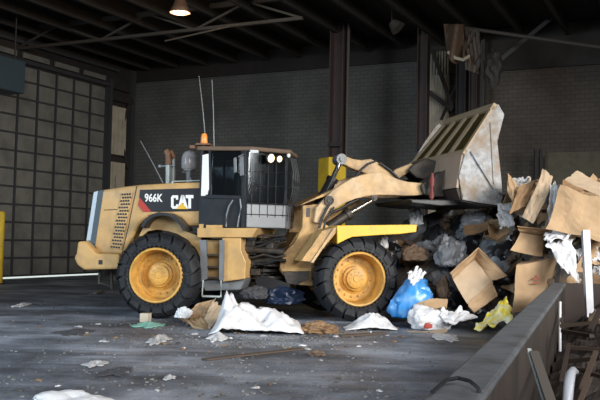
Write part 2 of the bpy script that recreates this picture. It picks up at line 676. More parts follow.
# bracing and pale cladding to the right of the second column
w = MB()
bcl = (onplane(427, 60, C0 - dA * .15, dA) - C0).dot(dB)
bcr = (onplane(449, 60, C0 - dA * .15, dA) - C0).dot(dB)
for i in range(8):
    b_ = bcl + (bcr - bcl) * i / 8
    w.bar(RM(-.125, b_ + .05, 0), RM(-.125, b_ + .05, 8), .05, .03, up=dA)
w.bar(RM(-.09, (bcl + bcr) / 2, 0), RM(-.09, (bcl + bcr) / 2, 8), bcr - bcl, .05, up=dA)
top('cladding_panel', w, 'cladding', 'pale ribbed cladding strip behind crossed dark braces', 'panel')
for (p, q, lab, wd) in (((432, 50), (453, 108), 'long dark brace crossing the pale cladding from upper left', .12),
                    ((462, 72), (441, 120), 'thin dark brace leaning the other way across the pale cladding', .08),
                    ((427, 91), (453, 110), 'short heavy brace low on the pale cladding beside the column', .16)):
    w = MB()
    w.bar(onplane(*p, C0 - dA * .4, dA), onplane(*q, C0 - dA * .4, dA), wd, wd)
    top('brace', w, 'steel', lab, 'brace')
for pxx, wd, mt, lab in ((462, .32, 'steel', 'dark steel post behind the raised bucket, beside the cladding'),
                (474, .26, 'steelred', 'slim red brown steel post behind the raised bucket'),
                (483, .10, 'steellit', 'thin pale pipe post behind the top of the bucket')):
    c = onplane(pxx, 60, C0 - dA * .5, dA)
    w = MB()
    for q in (-1, 1):
        w.box(V((c.x, c.y, 4.1)) + dB * q * wd * .45, dB * .02, dA * wd * .4, Z * 4.1)
    w.box(V((c.x, c.y, 4.1)), dB * wd * .45, dA * .02, Z * 4.1)
    top('steel_post', w, mt, lab, 'post')
# sloping pipe across the upper right
w = MB()
w.tube(at(458, 27, 24.5), at(640, 53, 22.5), .055, 10)
top('pipe', w, 'steellit', 'long pale pipe sloping across the dark upper right wall', 'pipe')
w = MB()
w.bar(at(500, 60, 24.6), at(585, -10, 24.6), .10, .12)
top('brace', w, 'decal', 'dark diagonal brace crossing above the sloping pipe at upper right', 'brace')
# hanging sheet
def hs(u, v):
    px = 444 + 20 * u + 3 * v * (1 - u)
    py = 24 + (32 + 8 * math.sin(u * 3)) * v
    return at(px, py, 24 + .25 * math.sin(u * 7 + v * 3))
w = MB()
w.grid(hs, 14, 14)
top('hanging_sheet', w, 'tarp', 'torn brown sheet hanging high beside the dark posts', 'sheet', solid=.03, smooth=60)
w = MB()
w.path([at(448, 52, 23.9), at(455, 58, 23.8), at(463, 60, 23.8), at(469, 56, 23.9)], .05, 6)
top('rope', w, 'cladding', 'pale rope looped under the hanging brown sheet', 'rope')
for i in range(5):
    w = MB()
    x0 = 466 + i * 3.1
    w.path([at(x0 + math.sin(j * 1.3 + i) * 1.1, 28 + j * 7 + i, 24.2 - i * .05) for j in range(7)], .06, 6)
    top('cable', w, 'tarp' if i % 2 else 'steellit', 'slack cable hanging in a bundle right of the brown sheet', 'cable', 'cables hanging beside the brown sheet')
hm_ = bmesh.new()
bmesh.ops.create_icosphere(hm_, subdivisions=3, radius=1)
for v_ in hm_.verts:
    q_ = v_.co.copy()
    v_.co = q_ * (1 + .5 * noise.noise(q_ * 1.7) + .25 * noise.noise(q_ * 4))
    v_.co = V((v_.co.x * .26, v_.co.y * .2, v_.co.z * .5))
w = MB()
w.bm.free()
w.bm = hm_
bmesh.ops.translate(hm_, verts=hm_.verts[:], vec=at(494, 67, 24))
top('hanging_bundle', w, 'joist', 'dark ragged bundle hanging under the sloping pipe', 'bundle')
# steel lamp cluster under the roof (between the two columns)
w = MB()
w.lathe([(.03, 0), (.14, .02), (.22, .25), (.24, .3)], at(392, 22, 25), V((.5, -.2, -.6)), 14)
fp_ = at(392, 22, 25)
w.tube(fp_, V((fp_.x, fp_.y, 8.64)), .03, 6)
top('floodlight', w, 'steellit', 'small unlit floodlight high between the two brown columns', 'light')
# olive plate and two uprights in front of the right wall
w = MB()
p = onplane(546, 153, C0 - dA * .5, dA)
w.prism([V((p.x, p.y, 0)), V((p.x, p.y, p.z)), V((p.x, p.y, p.z)) + dB * 12, V((p.x, p.y, 0)) + dB * 12], -dA * .15)
top('wall_plate', w, 'olive', 'smooth olive plate lining the foot of the brown block wall', 'plate')
for px_, yy in ((536, 150), (541, 149)):
    p = onplane(px_, yy, C0 - dA * .9, dA)
    w = MB()
    w.bar(V((p.x, p.y, 0)), p, .10, .10)
    top('upright', w, 'steel', ('left' if px_ < 540 else 'right') + ' one of two short dark uprights behind the cardboard heap', 'post')

# hanging bay lamp
lp = at(180, 13, 21.5)
lamp = empty('bay_lamp', lp, 'glowing round bay lamp hanging from the dark roof', 'lamp')
m = MB()
m.lathe([(.05, .46), (.10, .40), (.14, .3), (.2, .15), (.27, .0)], lp, Z, 24, cap=False)
part('shade', m, 'rust', lamp, smooth=50, solid=.015)
m = MB()
m.lathe([(.0001, -.01), (.15, -.02), (.25, .02), (.25, .05), (.0001, .06)], lp, Z, 24, cap=False)
part('lens', m, 'lamp_on', lamp, smooth=50)
m = MB()
m.tube(lp + Z * .44, V((lp.x, lp.y, 8.6)), .03, 8)
part('stem', m, 'steel', lamp)

# heater box at the left edge
hb = onplane(12, 75, RM(-9.0, .9), dB)
hb = at(2, 75, 25.2)
r = empty('unit_heater', hb - Z * .5, 'blue grey heater box with a pale face hanging by the door', 'heater')
m = MB()
m.box(hb, dA * .6, dB * .36, Z * .5)
part('housing', m, 'bluebox', r, bevel=.03)
m = MB()
p = hb - dA * .61
m.box(p, dA * .02, dB * .30, Z * .42)
part('face_plate', m, 'whitepipe', r)
m = MB()
for q in (-1, 1):
    m.tube(hb + dA * q * .5 + Z * .5, V(((hb + dA * q * .5).x, (hb + dA * q * .5).y, 8.5)), .025, 6)
part('hanger_rod', m, 'steel', r)
# bollard
bp_ = ground(-1.5, 284)
r = empty('bollard', bp_, 'yellow safety bollard at the left edge before the door', 'bollard')
m = MB()
ht = at(0, 211, bp_.y).z
m.lathe([(.115, 0), (.115, ht - .06), (.08, ht - .01), (.0001, ht)], bp_, Z, 20)
part('post', m, 'yellowpost', r, smooth=50)
m = MB()
m.lathe([(.17, 0), (.17, .03)], bp_, Z, 20)
part('base_plate', m, 'steel', r)


# ================================================================== WHEEL LOADER
class Frame:
    def __init__(s, yaw, px, py, Y):
        s.f = V((math.cos(yaw), math.sin(yaw), 0))
        s.a = V((-math.sin(yaw), math.cos(yaw), 0))
        p = at(px, py, Y)
        s.o = V((p.x, p.y, 0))

    def P(s, px, py, v):
        return onplane(px, py, s.o + s.a * v, s.a)

    def W(s, u, v, z):
        return s.o + s.f * u + s.a * v + Z * z

    def uz(s, px, py, v):
        p = s.P(px, py, v) - s.o
        return p.dot(s.f), p.z

    def box(s, m, u0, u1, v0, v1, z0, z1):
        return m.box(s.W((u0 + u1) / 2, (v0 + v1) / 2, (z0 + z1) / 2), s.f * (u1 - u0) / 2, s.a * (v1 - v0) / 2, Z * (z1 - z0) / 2)

    def plate(s, m, pts, v, th):
        """outline seen on the plane v, built th thick away from the near side"""
        return m.prism([s.P(x, y, v) for x, y in pts], s.a * th)

    def mx(s, u, v, z, rot=0.0):
        R = Matrix(((s.f.x, s.a.x, 0, 0), (s.f.y, s.a.y, 0, 0), (0, 0, 1, 0), (0, 0, 0, 1)))
        return Matrix.Translation(s.W(u, v, z)) @ R @ Matrix.Rotation(rot, 4, 'Z')


RF = Frame(rad(-8), 155.5, 273.5, 15.5)
FF = Frame(rad(13), 359.6, 278.5, 15.68)
TW, TR = .62, .80            # tyre width and radius
TRACK = 2.9
loader = empty('wheel_loader', RF.W(1.9, 1.45, 0), 'dusty yellow articulated wheel loader with raised bucket facing the rubbish heap', 'wheel loader')


# ---- wheels
def tyre_mesh():
    m = MB()
    w = TW
    m.lathe([(.52, .03), (.56, .0), (.63, .0), (.70, .035), (.735, .10), (.745, .2), (.745, w - .2), (.735, w - .10), (.70, w - .035), (.63, w), (.56, w), (.52, w - .03), (.50, w - .1), (.50, .1), (.52, .03)],
            n=72, cap=False)
    NL = 18
    for side in (0, 1):
        for k in range(NL):
            t0 = 2 * math.pi * (k + .5 * side) / NL
            half = math.pi / NL * .83
            # lug cross-section along the width (r, y): up the shoulder, over the tread to the middle
            sec_o = [(.60, -.018), (.70, -.022), (.77, .03), (.80, .12), (.805, .33)]
            sec_i = [(.60, .03), (.68, .05), (.72, .09), (.735, .15), (.74, .33)]
            if side:
                sec_o = [(r, w - y) for r, y in sec_o]
                sec_i = [(r, w - y) for r, y in sec_i]
            skew = .0
            cols = []
            for sgn in (-1, 1):
                ring = []
                n = len(sec_o)
                for j, (r, y) in enumerate(sec_o + sec_i[::-1]):
                    jj = j if j < n else 2 * n - 1 - j
                    tt = t0 + sgn * half * (.86 if jj < 1 else 1) + .05 * max(0, jj - 1)
                    ring.append(V((r * math.cos(tt), y, r * math.sin(tt))))
                cols.append(ring)
            m.loft(cols[0], cols[1])
    # ring of small apertures next to the rim
    for side in (0, 1):
        for k in range(40):
            t = 2 * math.pi * k / 40
            y = -.006 if side == 0 else w + .006
            c = V((.545 * math.cos(t), y, .545 * math.sin(t)))
            d = V((math.cos(t), 0, math.sin(t)))
            m.box(c, d * .018, V((0, .012, 0)), d.cross(V((0, 1, 0))) * .018)
    return m.mesh('tyre')


def rim_mesh():
    m = MB()
    m.lathe([(.515, .06), (.515, .01), (.50, -.005), (.475, .0), (.468, .03), (.45, .26), (.43, .36), (.41, .375), (.30, .375), (.285, .36),
             (.24, .35), (.235, .28), (.20, .26), (.0001, .26)], n=64, cap=False)
    for k in range(16):
        t = 2 * math.pi * k / 16
        c = V((.345 * math.cos(t), .375, .345 * math.sin(t)))
        m.lathe([(.022, 0), (.022, -.035), (.0001, -.035)], c, V((0, 1, 0)), 6, cap=False)
    m.lathe([(.515, .06), (.515, TW - .05), (.44, TW - .05), (.40, .39), (.40, .375)], n=48, cap=False)
    return m.mesh('rim')


def hub_mesh():
    m = MB()
    m.lathe([(.19, .27), (.185, .21), (.15, .195), (.07, .19), (.06, .175), (.0001, .175)], n=32, cap=False)
    for k in range(10):
        t = 2 * math.pi * k / 10
        m.lathe([(.014, .20), (.014, .18), (.0001, .18)], V((.13 * math.cos(t), 0, .13 * math.sin(t))), V((0, 1, 0)), 6, cap=False)
    return m.mesh('hub')


tm, rm_, hm = tyre_mesh(), rim_mesh(), hub_mesh()
for F in (RF, FF):
    for (v, rot, t0) in ((0, 0, .1), (TRACK, math.pi, .3)):
        ty = part('tyre', tm, 'rubber', loader, smooth=35, Mx=F.mx(0, v, .81, rot) @ Matrix.Rotation(t0, 4, 'Y'))
        part('rim', rm_, 'rim', ty, smooth=35)
        part('hub', hm, 'rim', ty, smooth=35)
# axles
for F in (RF, FF):
    m = MB()
    m.tube(F.W(0, .3, .81), F.W(0, TRACK - .3, .81), .2, 16)
    m.lathe([(.2, -.35), (.36, -.15), (.36, .15), (.2, .35)], F.W(0, 1.45, .81), F.a, 16)
    part('axle', m, 'darkmetal', loader)

# ---- rear frame
v_h = .58
hw = 1.74
P = RF.P


def rplate(name, pts, v, th, material, parent=None, **k):
    m = MB()
    RF.plate(m, pts, v, th)
    return part(name, m, material, parent or loader, **k)


hood = rplate('hood', [(98, 190.5), (120, 187), (142, 184.5), (170, 183), (201, 182), (201, 226), (187, 226), (180, 218), (170, 214), (158, 213), (148, 216), (139, 225), (131, 240), (124, 254), (97, 254.5), (90, 240)],
              v_h, hw, 'body', bevel=.05)
rplate('rear_trim', [(93.5, 192), (98, 190.7), (90.5, 240.5), (86, 241)], v_h - .015, hw + .03, 'silver', hood, bevel=.01, label='silver strip down the rear corner of the hood')
rplate('rear_grille', [(90.3, 240), (98, 191), (103.5, 190), (95, 246), (99, 254), (95, 254), (86, 241)], v_h - .008, hw + .016, 'bluebox', hood)
# perforated side grille: yellow plate with dark round holes
for vv, sg in ((v_h, -1), (v_h + hw, 1)):
    m = MB()
    c00, c10, c11, c01 = (122, 193), (133, 192.3), (121.5, 249.5), (110.5, 248.2)
    m.prism([P(*q, v_h) + RF.a * (vv - v_h) for q in (c00, c10, c11, c01)], RF.a * sg * .02)
    m.mi = 1
    for i in range(17):
        for j in range(4):
            tj = (j + .5 + (.5 if i % 2 else 0)) / 4.5
            ti = (i + .5) / 17
            x = (c00[0] * (1 - tj) + c10[0] * tj) * (1 - ti) + (c01[0] * (1 - tj) + c11[0] * tj) * ti
            y = (c00[1] * (1 - tj) + c10[1] * tj) * (1 - ti) + (c01[1] * (1 - tj) + c11[1] * tj) * ti
            c = P(x, y, v_h) + RF.a * (vv - v_h + sg * .02)
            m.lathe([(.0001, .006), (.0225, .006), (.0225, -.004)], c, RF.a * sg, 6, cap=False)
    part('side_grille', m, ['body', 'black'], hood, label='perforated side grille with dark round holes')
# panel seams and latch
m = MB()
m.path([P(*q, v_h - .004) for q in ((137, 186), (133, 204), (128, 228), (122, 253))], .008, 5)
m.path([P(*q, v_h - .004) for q in ((104, 210), (117, 209.5))], .007, 5)
part('panel_seam', m, 'darkmetal', hood)
# black band with lettering
dec = rplate('decal_band', [(140, 189.8), (201, 188), (201, 211), (172, 211.5), (151, 211.7), (139.3, 198)], v_h - .012, .01, 'decal', hood, label='black band behind the white lettering')
rplate('decal_wedge', [(139.6, 197.5), (151.5, 211.8), (143.5, 211.8), (138, 205)], v_h - .018, .008, 'red', hood, label='red wedge at the rear end of the black band')


def stroke_letter(m, polys, x0, x1, yt, yb, v, th, slant=0):
    for poly in polys:
        m.prism([P(x0 + (x1 - x0) * q[0], yt + (yb - yt) * q[1], v) for q in poly], RF.a * th)


m = MB()
TH_ = .012
vL = v_h - .026
# C
stroke_letter(m, [[(1, 0), (1, .33), (.72, .33), (.72, .2), (.36, .2), (.28, .12), (.2, 0)], [(.2, 0), (.36, .2), (.36, .8), (.2, 1), (0, .85), (0, .15)], [(.2, 1), (.36, .8), (.72, .8), (.72, .66), (1, .66), (1, 1)]], 171, 178, 195.3, 208.8, vL, TH_)
# A
stroke_letter(m, [[(.36, 0), (.62, 0), (.55, .42), (.26, 1), (0, 1)], [(.36, 0), (.62, 0), (1, 1), (.76, 1), (.45, .42)]], 177.5, 188, 195, 208.8, vL, TH_)
# T
stroke_letter(m, [[(0, 0), (1, 0), (1, .24), (0, .24)], [(.34, .24), (.68, .24), (.68, 1), (.34, 1)]], 185.6, 193.4, 195, 208.5, vL, TH_)
part('brand_lettering', m, 'white', hood)
rplate('brand_triangle', [(181.9, 203), (187.4, 209), (176.4, 209)], vL - .012, .012, 'bodyclean', hood, label='small yellow triangle under the white lettering')


def text_on(F, body, px, py, v, h_px, w_px, material, name, parent, off=.01):
    c = bpy.data.curves.new(name, 'FONT')
    c.body = body
    c.size = 1
    c.offset = off
    c.extrude = .004
    tmp = bpy.data.objects.new(name, c)
    COL.objects.link(tmp)
    dg = bpy.context.evaluated_depsgraph_get()
    me = bpy.data.meshes.new_from_object(tmp.evaluated_get(dg))
    bpy.data.objects.remove(tmp)
    xs = [q.co.x for q in me.vertices]
    ys = [q.co.y for q in me.vertices]
    a = F.P(px, py, v)
    W_ = (F.P(px + w_px, py, v) - a).length
    H_ = (F.P(px, py - h_px, v) - a).length
    sx, sy = W_ / (max(xs) - min(xs)), H_ / (max(ys) - min(ys))
    for q in me.vertices:
        x, y, z = (q.co.x - min(xs)) * sx, (q.co.y - min(ys)) * sy, q.co.z
        q.co = a + F.f * x + Z * y - F.a * z
    me.materials.clear()
    return part(name, me, material, parent)


text_on(RF, '966K', 144.6, 201.8, vL + .004, 8.3, 18, 'white', 'model_number', hood, .022)
# fender arch over the rear wheel
m = MB()
arc_o = [(141, 226), (145, 219), (152, 214), (160, 212.3), (168, 213), (176, 217), (182, 223), (186, 230)]
arc_i = [(143, 228), (147, 221.5), (153, 217), (160, 215.3), (168, 216), (174, 219.5), (179.5, 225), (183, 231)]
for k in range(len(arc_o) - 1):
    m.prism([P(*q, .2) for q in (arc_o[k], arc_o[k + 1], arc_i[k + 1], arc_i[k])], RF.a * .5)
part('rear_fender', m, 'black', loader, label='black arched lip over the rear tyre')
m = MB()
arc_y = [(139, 236), (143, 228), (147, 221.5), (153, 217), (160, 215.3), (168, 216), (174, 219.5), (179.5, 225), (187, 232), (201, 237), (201, 262), (197, 250), (188, 240), (178, 234), (168, 231), (158, 229.5), (148, 231), (142, 236)]
RF.plate(m, arc_y, .56, .1)
part('fender_panel', m, 'body', loader)

# counterweight
cw = rplate('counterweight', [(77.5, 241.5), (85, 241), (96, 253.5), (119.5, 254), (119, 269), (84, 270), (77, 265), (73.5, 258), (76, 253.5)], .35, 2.2, 'body', bevel=.04)
rplate('lifting_hole', [(98.5, 260), (102.5, 260), (102.5, 264.5), (98.5, 264.5)], .345, .03, 'black', cw, label='small dark square hole')
m = MB()
m.tube(P(100, 270, .8), P(99, 284, .8), .03, 8)
m.tube(P(111, 270, .8), P(112, 289, .8), .03, 8)
m.tube(P(100, 283, .8), P(112, 287, .8), .025, 8)
part('tow_bracket', m, 'darkmetal', loader)
# chassis
m = MB()
u1, _ = RF.uz(262, 260, 1.0)
RF.box(m, -1.25, u1 - .55, .95, 1.95, .62, 1.25)
RF.box(m, -.1, 1.05, .75, 2.15, .75, 1.5)
part('rear_chassis', m, 'darkmetal', loader, bevel=.02)

# cab platform, tank, ladder
m = MB()
RF.plate(m, [(197, 228), (257, 228), (252, 237.5), (197, 237.5)], .32, 2.2)
pf = part('platform', m, 'body', loader, bevel=.015)
m = MB()
RF.plate(m, [(199, 224), (203, 224), (203, 228), (199, 228)], .34, .06)
RF.plate(m, [(206, 225), (222, 225), (222, 228), (206, 228)], .34, .06)
part('kick_plate', m, 'body', pf)
rplate('battery_box', [(222, 237.5), (241, 237.5), (241, 250), (246, 262), (245, 279), (222, 282)], .36, .55, 'body', bevel=.02)
rplate('tank_skirt', [(199, 280), (246, 279), (240, 290), (205, 291)], .5, 1.5, 'grey', bevel=.02)
rplate('tank', [(205, 240), (224, 240), (224, 282), (205, 282)], .62, 1.4, 'body')
lad = rplate('ladder', [(199.5, 240), (206, 240), (207, 279), (201, 281)], .3, .10, 'grey')
rplate('side_rail', [(219.5, 240), (224, 240), (223.5, 280), (219, 280)], .3, .10, 'grey', lad)
for yy in (254, 266, 277):
    rplate('step', [(205, yy), (220, yy), (220, yy + 1.3), (205, yy + 1.3)], .34, .16, 'darkmetal', lad)
m = MB()
m.path([P(203, 280, .33), P(202, 296, .33), P(221, 296.5, .33), P(221, 280, .33)], .018, 8)
m.bar(P(203, 296, .36), P(220.5, 296.5, .36), .12, .03)
part('hanging_step', m, 'pipe', lad, label='pale hanging bottom step of the ladder')

# ---- cab
cab_u0, _ = RF.uz(201, 200, .5)
cab_u1, _ = RF.uz(246, 200, .5)
cab_u2, _ = RF.uz(285.5, 200, 1.05)
_, zb = RF.uz(240, 227.5, .5)
_, zm = RF.uz(240, 203.5, .5)
_, zt = RF.uz(240, 151, .5)
_, zs = RF.uz(240, 197, .5)
plan = [(cab_u0, .5), (cab_u1, .5), (cab_u2, 1.05), (cab_u2, 1.85), (cab_u1, 2.4), (cab_u0, 2.4)]


def R3(q, z, off=0):
    return RF.W(q[0], q[1], z)


cab = part('cab', MB().prism([R3(q, zb) for q in plan], Z * .12), 'cabdark', loader)
m = MB()
ctr = ((cab_u0 + cab_u2) / 2, 1.45)


def grow(q, d):
    dx, dy = q[0] - ctr[0], q[1] - ctr[1]
    return (q[0] + d * (1 if dx > 0 else -1), q[1] + d * .6 * (1 if dy > 0 else -1))


m.prism([R3(grow(q, .10), zt) for q in plan], Z * .085)
part('roof', m, 'roof', cab, bevel=.03)
for q in plan:
    wd = .05
    part('pillar', MB().bar(R3(q, zb), R3(q, zt), wd, wd, up=RF.f), 'cabdark', cab)
m = MB()
m.bar(RF.W(cab_u1 - .04, .48, zb), RF.W(cab_u1 - .04, .48, zt), .12, .05, up=RF.f)
part('pillar', m, 'cabdark', cab)


def pane(a, b, z0, z1, material, name, inset=.03, th=.012, **k):
    A, B = V((*a, 0)), V((*b, 0))
    d = (B - A).normalized()
    n = V((d.y, -d.x, 0))
    A, B = A + d * inset, B - d * inset
    m = MB()
    m.prism([RF.W(A.x, A.y, z0), RF.W(B.x, B.y, z0), RF.W(B.x, B.y, z1), RF.W(A.x, A.y, z1)], (RF.f * n.x + RF.a * n.y) * th)
    return part(name, m, material, cab, **k)


gu = cab_u0 + .18
pane((gu, .5), (cab_u1 - .08, .5), zs, zt - .02, 'glass', 'door_window')
pane((cab_u1, .5), (cab_u2, 1.05), zm, zt - .02, 'glass', 'corner_window')
pane((cab_u2, 1.05), (cab_u2, 1.85), zm, zt - .02, 'glass', 'windscreen')
pane((cab_u2, 1.85), (cab_u1, 2.4), zm, zt - .02, 'glass', 'corner_window')
pane((cab_u1, 2.4), (cab_u0, 2.4), zs, zt - .02, 'glass', 'side_window')
pane((cab_u0, 2.4), (cab_u0, .5), zs, zt - .02, 'glass', 'rear_window')
# lower panels
pane((cab_u0, .5), (cab_u1, .5), zb, zs, 'cabdark', 'door_panel', 0, .03)
pane((cab_u1, .5), (cab_u2, 1.05), zb, zm, 'cabgrey', 'lower_corner_panel', 0, .04, label='grey panel below the corner glass', bevel=.02)
pane((cab_u2, 1.05), (cab_u2, 1.85), zb, zm, 'cabgrey', 'lower_front_panel', 0, .04)
pane((cab_u2, 1.85), (cab_u1, 2.4), zb, zm, 'cabgrey', 'lower_corner_panel', 0, .04)
pane((cab_u1, 2.4), (cab_u0, 2.4), zb, zs, 'cabdark', 'side_panel', 0, .03)
pane((cab_u0, 2.4), (cab_u0, .5), zb, zs, 'cabdark', 'rear_panel', 0, .03)
# door frame, sill and handle
m = MB()
RF.plate(m, [(206, 194.5), (246, 196), (246, 199), (205, 198)], .44, .06)
RF.plate(m, [(208.5, 150.5), (210.5, 150.5), (211.5, 196), (209.5, 196)], .46, .05)
RF.plate(m, [(241, 151), (243.5, 151), (243.5, 197), (241, 197)], .46, .05)
part('door_frame', m, 'cabdark', cab)
m = MB()
m.path([P(*q, .42) for q in ((233, 200), (229, 206), (226.5, 215), (226, 227))], .016, 8)
m.path([P(*q, .42) for q in ((240, 199), (241, 208), (239, 217), (237.5, 227))], .016, 8)
part('grab_rail', m, 'grey', cab)
# white rear pillar panel
rplate('rear_corner_panel', [(202.3, 155), (208.7, 153.5), (209, 188), (206.8, 196), (200.8, 196)], .46, .06, 'cabwhite', cab, label='white panel at the rear corner of the cab', bevel=.008)
# mirror on the door pillar
m = MB()
RF.plate(m, [(233.5, 158), (236, 157), (236.4, 172), (234, 173)], .35, .06)
RF.plate(m, [(239.5, 157), (243, 156), (243.5, 175), (240, 176)], .35, .06)
m.tube(P(238, 157, .38), P(246, 153, .45), .014, 6)
m.tube(P(238, 172, .38), P(246, 176, .45), .012, 6)
part('mirror', m, 'cabgrey', cab, bevel=.01)
# interior: seat, column, console
m = MB()
us = cab_u0 + .55
RF.box(m, us, us + .5, 1.2, 1.7, zb + .35, zb + .5)
RF.box(m, us - .08, us + .05, 1.2, 1.7, zb + .5, zb + 1.15)
RF.box(m, us - .06, us + .02, 1.32, 1.58, zb + 1.18, zb + 1.38)
RF.box(m, us + .1, us + .4, 1.3, 1.6, zb + .1, zb + .35)
part('seat', m, 'cabgrey', cab, bevel=.04)
m = MB()
m.tube(RF.W(cab_u1 + .25, 1.45, zb + .1), RF.W(cab_u1 + .05, 1.45, zb + .75), .05, 10)
cst = RF.W(cab_u1 + .05, 1.45, zb + .78)
nrm = (RF.f * -.35 + Z).normalized()
sd = RF.a
fw = nrm.cross(sd)
m.path([cst + (sd * math.cos(t) + fw * math.sin(t)) * .19 for t in [2 * math.pi * i / 20 for i in range(21)]], .016, 6)
part('steering_wheel', m, 'black', cab)
# guard wires on the corner window and front
m = MB()


def Cw(s, z, off=.09):
    """point on the guard: s 0..1 on the corner, 1..2 on the front"""
    q0, q1, q2 = V((cab_u1, .5, 0)), V((cab_u2, 1.05, 0)), V((cab_u2, 1.85, 0))
    q = q0.lerp(q1, s) if s <= 1 else q1.lerp(q2, s - 1)
    n = V((.5, -.8, 0)) if s < 1 else V((1, -.15, 0))
    zz = (z - zm) / (zt - zm)
    q = q + n.normalized() * (off + .10 * math.sin(max(0, min(1, zz)) * math.pi) * (s > .8))
    return RF.W(q.x, q.y, z)


for i in range(5):
    s = .12 + i * .2
    m.path([Cw(s, zm - .25 + (zt - zm + .2) * j / 6, .05) for j in range(7)], .005, 5)
for i in range(4):
    s = 1.0 + i * .3
    m.path([Cw(s, zm - .3 + (zt - zm + .28) * j / 8, .06) for j in range(9)], .010, 6)
for zz in (.35, .62):
    m.path([Cw(s_ * .1, zm + (zt - zm) * zz, .055) for s_ in range(0, 20)], .006, 5)
for zz in (-.2, .02):
    m.path([Cw(s_ * .1, zm + (zt - zm) * zz, .06) for s_ in range(0, 20)], .007, 5)
part('window_guard', m, 'black', cab)
# work lights
def wlight(px, py, v, on, r=.055):
    c = RF.P(px, py, v)
    ax = (RF.f * .75 - RF.a * .62 - Z * .18).normalized()
    b = part('work_light', MB().lathe([(.03, -.09), (r * 1.1, -.05), (r * 1.2, .0), (r, .005), (.0001, .005)], c, ax, 16), 'black', cab, smooth=50)
    part('lens', MB().lathe([(r, .006), (r * .8, .02), (.0001, .026)], c, ax, 16, cap=False), 'lamp_on' if on else 'lamp_off', b, label='glowing lens' if on else None)


wlight(271, 158.3, .62, True, .08)
wlight(279.5, 159, .70, True, .06)
wlight(288.5, 155.5, 1.0, False, .045)
m = MB()
RF.plate(m, [(250, 149.6), (258, 150), (258, 153), (250, 153)], .36, .08)
part('marker_light', m, 'lamp_off', cab, bevel=.01, label='white marker light at the front roof corner')
# beacon
bc = P(204, 144, .75)
bk = part('beacon_bracket', MB().box(bc + Z * -.01, RF.f * .14, RF.a * .1, Z * .015).tube(bc - Z * .12, bc, .02, 8).box(bc - RF.f * .22 - Z * .06, RF.f * .05, RF.a * .05, Z * .03), 'rust', cab)
part('beacon', MB().lathe([(.062, 0), (.068, .02), (.06, .14), (.045, .19), (.0001, .2)], bc + Z * .01, Z, 16), 'amber', bk, smooth=50, label='amber beacon lens')
# antennas
for nm, a_, b_, v in (('antenna', (205.5, 140), (199, 76), .9), ('antenna', (214, 146), (212, 80), 1.0), ('antenna', (163, 183), (140.5, 141), 1.0)):
    m = MB()
    m.path([P(*a_, v), P((a_[0] + b_[0]) / 2 + .4, (a_[1] + b_[1]) / 2, v), P(*b_, v)], [.013, .011, .008], 6)
    part('antenna', m, 'grey', loader)

# exhaust and intake on the hood
vx = 1.2
ex = part('exhaust_stack', MB().tube(P(168, 186, vx), P(168, 164, vx), .052, 14).tube(P(173, 186, vx + .15), P(173, 158, vx + .15), .05, 14), 'pipe', loader, smooth=50)
part('exhaust_tip', MB().path([P(168.6, 165, vx), P(168.6, 158, vx), P(168.2, 154, vx), P(166, 150.5, vx)], [.072, .072, .07, .06], 14)
     .path([P(170, 151, vx + .1), P(174, 158, vx + .15)], [.05, .07], 12), 'rust', ex, smooth=50, label='rusty cut-off exhaust tip')
part('cross_rail', MB().tube(P(160, 166.2, vx), P(175, 165.4, vx), .014, 8).lathe([(.0001, -.035), (.03, -.02), (.03, .02), (.0001, .035)], P(159.8, 166.2, vx), RF.f, 10), 'silver', ex)
ic = P(189, 170, 1.15)
sc_ = 15.5 / FPX * 1.08
ai = part('air_cleaner', MB().lathe([(.0001, .0), (.10, .0), (.12, .01), (.15, .04), (.155, .12), (.155, .22), (.14, .30), (.10, .36), (.05, .385), (.0001, .39)], ic, Z, 24), 'dome', loader, smooth=60, label='smoky clear rounded air cleaner bowl')
part('intake_pipe', MB().tube(P(189, 184, 1.15), ic + Z * .02, .06, 14).lathe([(.09, -.02), (.12, -.02), (.12, .01), (.09, .01)], ic, Z, 20), 'grey', ai, smooth=50)
part('glow_core', MB().lathe([(.07, .0), (.07, .2), (.09, .24), (.0001, .3)], ic, Z, 16), 'rust', ai, smooth=50)  # rust-coloured core stands in for the orange glow in the bowl
part('hood_handrail', MB().path([P(*q, .7) for q in ((186.5, 172), (190, 178), (194, 184), (197, 192))], .014, 8).path([P(*q, .8) for q in ((182, 172), (188, 172.5))], .012, 6), 'grey', loader)
part('hood_handrail', MB().path([P(*q, .62) for q in ((171.5, 187), (172, 181.5), (200, 180.5))], .012, 8).path([P(*q, .62) for q in ((172, 182), (172, 213))], .013, 8).path([P(*q, .62) for q in ((168, 196), (168, 213))], .010, 8), 'pipe', loader)

